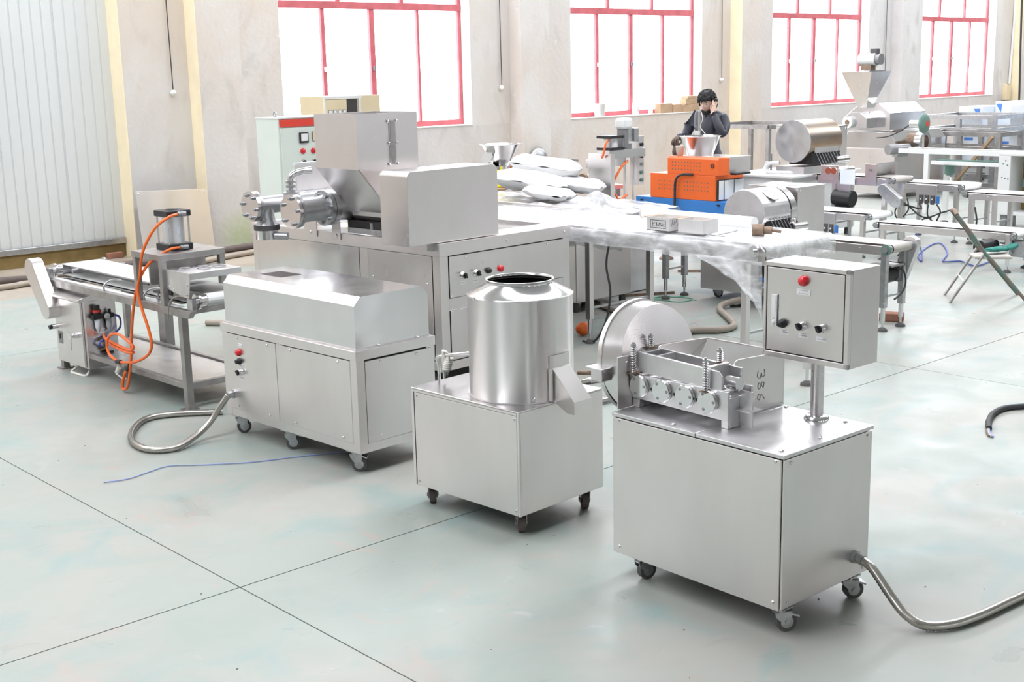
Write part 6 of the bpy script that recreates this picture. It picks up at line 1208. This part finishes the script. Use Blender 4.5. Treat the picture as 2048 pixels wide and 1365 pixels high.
hose('floor_hose', [(10.22, 10.02, 0.035), (10.20, 9.75, 0.035), (9.96, 9.18, 0.035), (9.70, 8.55, 0.035), (9.5, 8.1, 0.035)], 0.035, 'tanhose', 'tan hose on the floor in front of the press cabinet', 'hose')
hose('floor_hose', [(8.9, 8.1, 0.035), (9.4, 8.05, 0.035), (9.75, 7.95, 0.035), (9.95, 7.78, 0.035), (10.22, 7.82, 0.035), (10.54, 8.16, 0.035), (10.80, 8.46, 0.035), (11.0, 8.58, 0.05), (11.2, 8.50, 0.09)], 0.035, 'tanhose', 'tan hose curling on the floor below the castored cabinet', 'hose')
hose('steel_conduit', [(5.6, 6.5, 0.03), (6.2, 6.9, 0.03), (7.2, 7.3, 0.03), (8.0, 7.2, 0.03)], 0.028, 'conduit', 'grey conduit on the floor behind the drum machine', 'conduit', rib=0.012)
hose('steel_conduit', [(5.65, 6.1, 0.03), (6.1, 6.55, 0.03), (7.0, 6.75, 0.03), (7.6, 6.6, 0.03)], 0.024, 'conduit', 'second thinner conduit on the floor behind the drum machine', 'conduit', rib=0.012)
hose('green_wire', [(10.94, 9.64, 0.006), (11.17, 9.57, 0.006), (11.25, 9.36, 0.006), (11.25, 9.20, 0.006), (11.01, 9.21, 0.006), (10.97, 9.42, 0.006), (10.91, 9.58, 0.006), (11.05, 9.5, 0.006), (11.3, 9.42, 0.006), (11.2, 9.12, 0.006)], 0.006, 'greenwire', 'tangled thin green wire on the floor between the cabinets', 'wire')
hose('blue_tube', [(16.0, 9.1, 0.3), (15.9, 8.95, 0.05), (15.42, 8.68, 0.014), (15.9, 9.0, 0.014), (16.6, 9.28, 0.014), (17.1, 9.42, 0.014), (17.1, 9.3, 0.014), (16.3, 8.78, 0.014), (15.6, 8.46, 0.014), (15.75, 8.30, 0.014), (15.60, 8.1, 0.014), (15.50, 7.93, 0.014), (15.95, 7.98, 0.014)], 0.010, 'bluehose', 'blue air tube looping on the floor between the white conveyors', 'tube')
hose('blue_tube', [(15.55, 7.20, 0.014), (15.1, 7.08, 0.014), (15.35, 7.18, 0.03), (16.0, 7.38, 0.1), (16.6, 7.3, 0.014), (17.2, 7.0, 0.014)], 0.010, 'bluehose', 'short blue air tube on the floor right of the chair', 'tube')
hose('blue_tube', [(11.5, 7.0, 0.45), (11.45, 7.8, 0.4), (11.3, 8.1, 0.5), (11.3, 7.6, 0.42), (11.42, 7.3, 0.5), (11.35, 7.9, 0.46)], 0.012, 'bluehose', 'bundle of blue air tubes under the dusty grey conveyor', 'tube')
for a, b_, lab in (((10.87, 9.94, 0.015), (11.42, 9.64, 0.015), 'thin rusty bar on the floor in front of the press cabinet'), ((12.70, 10.66, 0.015), (13.0, 10.30, 0.015), 'short rusty bar on the floor under the wrapped conveyor'), ((22.6, 11.30, 0.02), (22.6, 10.75, 0.02), 'dark steel bar alone on the pale floor at far right')):
    o = B().bar(a, b_, 0.035, 0.03).obj('steel_bar', 'rust'); tag(o, lab, 'bar', 'loose bars on the floor')
o = B().sph((0, 0, 0.07), 0.075, 14, 10, (1.2, 1, 0.9)).obj('orange_float', 'orange_hose'); o.location = (8.95, 8.75, 0); tag(o, 'orange plastic ball on the floor by the wrapped conveyor leg', 'ball')
o = B().cyl((13.52, 11.56, 0.04), (13.52, 11.56, 0.32), 0.022, n=10); o.lathe([(0, 0.045), (0.05, 0.04), (0.10, 0.02), (0.105, 0)], (13.52, 11.56, 0), n=18); o = o.obj('levelling_foot', 'rust'); tag(o, 'rusty levelling foot on the floor under the blue machine', 'foot')

b = B(); random.seed(21)
for q in range(40):
    x, y = random.uniform(2.2, 8.0), random.uniform(2.6, 9.0); r = random.uniform(0.002, 0.0045)
    b.sph((x, y, r * 0.5), r, 6, 4, (1.5, 1, 0.6), 0.5, q)
tag(b.obj('floor_grit', 'joint'), 'tiny specks of grit scattered over the green floor', 'grit', kind='stuff')
# ------------------------------------------------------------------ the man on the telephone
K = 1.0 / S                                   # the figure is modelled in metres
t = thing('person', 'man in dark jacket talking on a phone held in his left hand', 'person', (15.27, 12.22, 0), math.radians(198))
def skinned(name, verts, edges, radii, m, parent, sub=2):
    me = bpy.data.meshes.new(name); me.from_pydata([tuple(Vector(v) * K) for v in verts], edges, []); me.update()
    o = bpy.data.objects.new(name, me); COL.objects.link(o); me.materials.append(M[m]); o.parent = parent
    sk = o.modifiers.new('skin', 'SKIN'); sk.use_smooth_shade = True
    if not me.skin_vertices: return o
    for i, r in enumerate(radii):
        r2 = r if isinstance(r, tuple) else (r, r); me.skin_vertices[0].data[i].radius = (r2[0] * K, r2[1] * K)
    me.skin_vertices[0].data[0].use_root = True
    sb = o.modifiers.new('sub', 'SUBSURF'); sb.levels = sub; sb.render_levels = sub
    return o
# body: pelvis root, spine, arms, legs as one surface (x forward, y left, z up)
V = [(0, 0, 0.98), (0.0, 0, 1.12), (0.01, 0, 1.28), (0.0, 0, 1.43), (0.025, 0, 1.525),
     (0.0, 0.16, 1.475), (0.055, 0.225, 1.38), (0.17, 0.235, 1.255), (0.165, 0.17, 1.385), (0.15, 0.115, 1.49),
     (0.0, -0.16, 1.475), (0.015, -0.225, 1.36), (0.06, -0.265, 1.235), (0.18, -0.27, 1.235), (0.29, -0.255, 1.245),
     (0.0, 0.095, 0.90), (0.02, 0.10, 0.50), (-0.02, 0.105, 0.10), (0.0, -0.095, 0.90), (0.02, -0.10, 0.50), (-0.02, -0.105, 0.10)]
E_ = [(0, 1), (1, 2), (2, 3), (3, 4), (3, 5), (5, 6), (6, 7), (7, 8), (8, 9), (3, 10), (10, 11), (11, 12), (12, 13), (13, 14), (0, 15), (15, 16), (16, 17), (0, 18), (18, 19), (19, 20)]
Rr = [(0.17, 0.12), (0.17, 0.12), (0.185, 0.125), (0.16, 0.11), 0.06, 0.085, 0.068, 0.060, 0.052, 0.042, 0.085, 0.068, 0.060, 0.050, 0.042, 0.095, 0.065, 0.045, 0.095, 0.065, 0.045]
skinned('body', V, E_, Rr, 'jacket', t)
skinned('trousers', [(0, 0, 0.93), (0, 0.095, 0.86), (0.02, 0.10, 0.50), (-0.02, 0.105, 0.09), (0, -0.095, 0.86), (0.02, -0.10, 0.50), (-0.02, -0.105, 0.09)], [(0, 1), (1, 2), (2, 3), (0, 4), (4, 5), (5, 6)], [(0.15, 0.11), 0.10, 0.072, 0.055, 0.10, 0.072, 0.055], 'trouser', t)
for y in (0.105, -0.105): B().sph((0.04 * K, y * K, 0.045 * K), 0.05 * K, 14, 8, (2.5, 0.95, 0.9)).obj('shoe', 'black', t)
b = B()                                        # stand-up knit collar and shirt front
b.lathe([(0.075 * K, 1.455 * K), (0.082 * K, 1.50 * K), (0.078 * K, 1.545 * K), (0.068 * K, 1.55 * K)], (0.03 * K, 0, 0), n=20); b.obj('collar', 'knit', t)
B().sph((0.085 * K, 0, 1.36 * K), 0.085 * K, 14, 12, (0.55, 0.75, 1.7)).obj('sweater_front', 'knit', t)
for sy in (1, -1): B().add([(0.085 * K, sy * 0.02 * K, 1.50 * K), (0.125 * K, sy * 0.05 * K, 1.30 * K), (0.12 * K, sy * 0.055 * K, 1.02 * K), (0.10 * K, sy * 0.12 * K, 1.02 * K), (0.10 * K, sy * 0.125 * K, 1.30 * K), (0.05 * K, sy * 0.10 * K, 1.52 * K)] + [(0.075 * K, sy * 0.02 * K, 1.50 * K), (0.11 * K, sy * 0.05 * K, 1.30 * K), (0.105 * K, sy * 0.055 * K, 1.02 * K), (0.085 * K, sy * 0.12 * K, 1.02 * K), (0.085 * K, sy * 0.125 * K, 1.30 * K), (0.035 * K, sy * 0.10 * K, 1.52 * K)], [(0, 1, 4, 5), (1, 2, 3, 4), (6, 11, 10, 7), (7, 10, 9, 8), (0, 6, 7, 1), (1, 7, 8, 2), (2, 8, 9, 3), (3, 9, 10, 4), (4, 10, 11, 5)]).obj('jacket_front', 'jacket', t)
skinned('neck', [(0.03, 0, 1.50), (0.045, 0, 1.58)], [(0, 1)], [0.055, 0.052], 'skin', t, 1)
# head, bowed a little and turned towards his right
hd = bpy.data.objects.new('head', None); COL.objects.link(hd); hd.parent = t
hd.matrix_local = Matrix.Translation((0.065 * K, 0, 1.625 * K)) @ Matrix.Rotation(math.radians(-8), 4, 'Z') @ Matrix.Rotation(math.radians(16), 4, 'Y') @ Matrix.Scale(K, 4)
def headmesh():
    b = B(); n, m = 28, 22; vs = []
    for j in range(m + 1):
        th = PI * j / m
        for i in range(n):
            ph = 2 * PI * i / n; d = Vector((math.sin(th) * math.cos(ph), math.sin(th) * math.sin(ph), math.cos(th)))
            x, y, z_ = d.x * 0.094, d.y * 0.074, d.z * 0.118
            if z_ < -0.02:
                k = min(1, (-z_ - 0.02) / 0.1); y *= 1 - 0.38 * k; x = x * (1 - 0.20 * k) + 0.018 * k
            if x > 0.05 and -0.03 < z_ < 0.03: x -= 0.006 * math.exp(-((abs(y) - 0.032) / 0.016) ** 2 - ((z_ - 0.008) / 0.016) ** 2)
            if x > 0: x += 0.020 * math.exp(-(y / 0.013) ** 2 - ((z_ + 0.022) / 0.018) ** 2) + 0.010 * math.exp(-(y / 0.012) ** 2 - ((z_ - 0.004) / 0.022) ** 2) + 0.006 * math.exp(-(y / 0.024) ** 2 - ((z_ + 0.058) / 0.012) ** 2)
            vs.append((x, y, z_))
    return b.add(vs, [(j * n + i, (j + 1) * n + i, (j + 1) * n + (i + 1) % n, j * n + (i + 1) % n) for j in range(m) for i in range(n)], True)
headmesh().obj('face', 'skin', hd)
b = B()
for sy in (1, -1): b.sph((0.079, sy * 0.031, 0.004), 0.011, 10, 8, (0.6, 1.3, 0.55))
b.obj('eyes', 'eye', hd)
b = B()
for sy in (1, -1): b.bar((0.085, sy * 0.018, 0.028), (0.078, sy * 0.048, 0.026), 0.007, 0.007)
b.obj('eyebrows', 'hair', hd)
B().sph((0.088, 0, -0.060), 0.018, 12, 8, (0.45, 1.25, 0.38)).obj('lips', 'lip', hd)
for sy in (1, -1): B().sph((-0.004, sy * 0.076, -0.005), 0.03, 12, 10, (0.6, 0.28, 1.05)).obj('ear', 'skin', hd)
n, m = 40, 20; vs = []; b = B()                # hair cap with a ragged fringe
for j in range(m + 1):
    for i in range(n):
        ph = 2 * PI * i / n; f = math.cos(ph)
        tmax = PI * (0.42 + 0.30 * (0.5 - 0.5 * f) + 0.045 * noise.noise(Vector((ph * 3, 0, 0)))) if f < 0.35 else PI * (0.41 + 0.07 * noise.noise(Vector((ph * 9, 1, 0))))
        th = tmax * j / m; k = 1.0 + 0.05 * noise.noise(Vector((ph * 2.2, th * 2, 3))) + 0.03 * noise.noise(Vector((ph * 9, th * 5, 3)))
        vs.append((-0.006 + math.sin(th) * math.cos(ph) * 0.113 * k, math.sin(th) * math.sin(ph) * 0.093 * k, 0.006 + math.cos(th) * 0.134 * k))
b.add(vs, [(j * n + i, (j + 1) * n + i, (j + 1) * n + (i + 1) % n, j * n + (i + 1) % n) for j in range(m) for i in range(n)], True)
random.seed(11)
for q in range(230):                           # separate locks falling from the crown
    ph = random.uniform(0, 2 * PI); f = math.cos(ph); lim = 0.72 - 0.27 * (f > 0.2) ; t0 = PI * random.uniform(0.10, lim - 0.14); t1 = t0 + PI * random.uniform(0.10, 0.17); wd = random.uniform(0.05, 0.10); sw = random.uniform(-0.15, 0.15); lift = random.uniform(1.0, 1.07)
    def hp(th, p_, k): return (-0.006 + math.sin(th) * math.cos(p_) * 0.114 * k, math.sin(th) * math.sin(p_) * 0.094 * k, 0.006 + math.cos(th) * 0.135 * k)
    tm = (t0 + t1) / 2
    b.add([hp(t0, ph - wd, 0.99), hp(t0, ph + wd, 0.99), hp(tm, ph + sw / 2 + wd, lift), hp(t1, ph + sw, lift * 1.02), hp(tm, ph + sw / 2 - wd, lift), hp(tm, ph + sw / 2, lift + 0.04)], [(0, 1, 5), (1, 2, 5), (2, 3, 5), (3, 4, 5), (4, 0, 5)])
o = b.obj('hair', 'hair', hd); sm = o.modifiers.new('t', 'SOLIDIFY'); sm.thickness = 0.012
# left hand with the phone at the ear
def hand(name, wrist, mid, fing, thumb, m):
    vs = [wrist, mid]; es = [(0, 1)]; rs = [0.027, (0.040, 0.020)]
    for f in fing + [thumb]:
        k = len(vs); vs += f; es += [(1 if f is not thumb else 0, k)] + [(k + i, k + i + 1) for i in range(len(f) - 1)]; rs += [0.0105, 0.0095, 0.0085][:len(f)]
    return skinned(name, vs, es, rs, m, t, 1)
hand('left_hand', (0.15, 0.113, 1.495), (0.135, 0.108, 1.56), [[(0.150, 0.098, 1.60), (0.135, 0.092, 1.635), (0.11, 0.09, 1.655)], [(0.13, 0.100, 1.615), (0.115, 0.098, 1.645), (0.09, 0.095, 1.665)], [(0.112, 0.108, 1.612), (0.095, 0.108, 1.640), (0.075, 0.105, 1.655)], [(0.095, 0.118, 1.595), (0.08, 0.118, 1.618), (0.066, 0.112, 1.628)]], [(0.165, 0.09, 1.53), (0.165, 0.082, 1.565), (0.150, 0.082, 1.60)], 'skin')
ph_ = B().box((-0.008 * K, -0.024 * K, -0.062 * K), (0.008 * K, 0.024 * K, 0.062 * K)).obj('mobile_phone', 'black', None, bevel=0.005)
Mt = Matrix.Translation((15.27, 12.22, 0)) @ Matrix.Rotation(math.radians(198), 4, 'Z')
ph_.matrix_world = Mt @ Matrix.Translation((0.095 * K, 0.096 * K, 1.615 * K)) @ Matrix.Rotation(1.45, 4, 'Z') @ Matrix.Rotation(0.0, 4, 'X') @ Matrix.Rotation(0.45, 4, 'Y'); tag(ph_, 'black mobile phone held to the ear of the man', 'phone')
gl = hand('gloved_hand', (0.29, -0.255, 1.245), (0.36, -0.245, 1.235), [[(0.41, -0.215, 1.225), (0.44, -0.205, 1.195), (0.44, -0.20, 1.16)], [(0.42, -0.24, 1.225), (0.45, -0.235, 1.19), (0.445, -0.23, 1.15)], [(0.41, -0.265, 1.22), (0.44, -0.265, 1.185), (0.43, -0.26, 1.15)], [(0.395, -0.285, 1.215), (0.42, -0.29, 1.185), (0.41, -0.285, 1.155)]], [(0.34, -0.20, 1.215), (0.37, -0.19, 1.185), (0.395, -0.20, 1.165)], 'glove')
gv = B().sph((0, 0, 0), 0.06 * K, 14, 12, (0.8, 0.7, 1.6), 0.5, 2).obj('spare_glove', 'glove', None); gv.matrix_world = Mt @ Matrix.Translation((0.40 * K, -0.24 * K, 1.11 * K)); tag(gv, 'brown work glove hanging from the right hand of the man', 'glove')

# ------------------------------------------------------------------ bring the survey units to metres
bpy.context.view_layer.update()
for o in list(COL.objects):
    if o.parent is None:
        mw = o.matrix_world.copy()
        if o.type == 'CAMERA': o.location = o.location * S; continue
        o.matrix_world = Matrix.Scale(S, 4) @ mw
        if o.type == 'LIGHT': o.scale = (S, S, S)
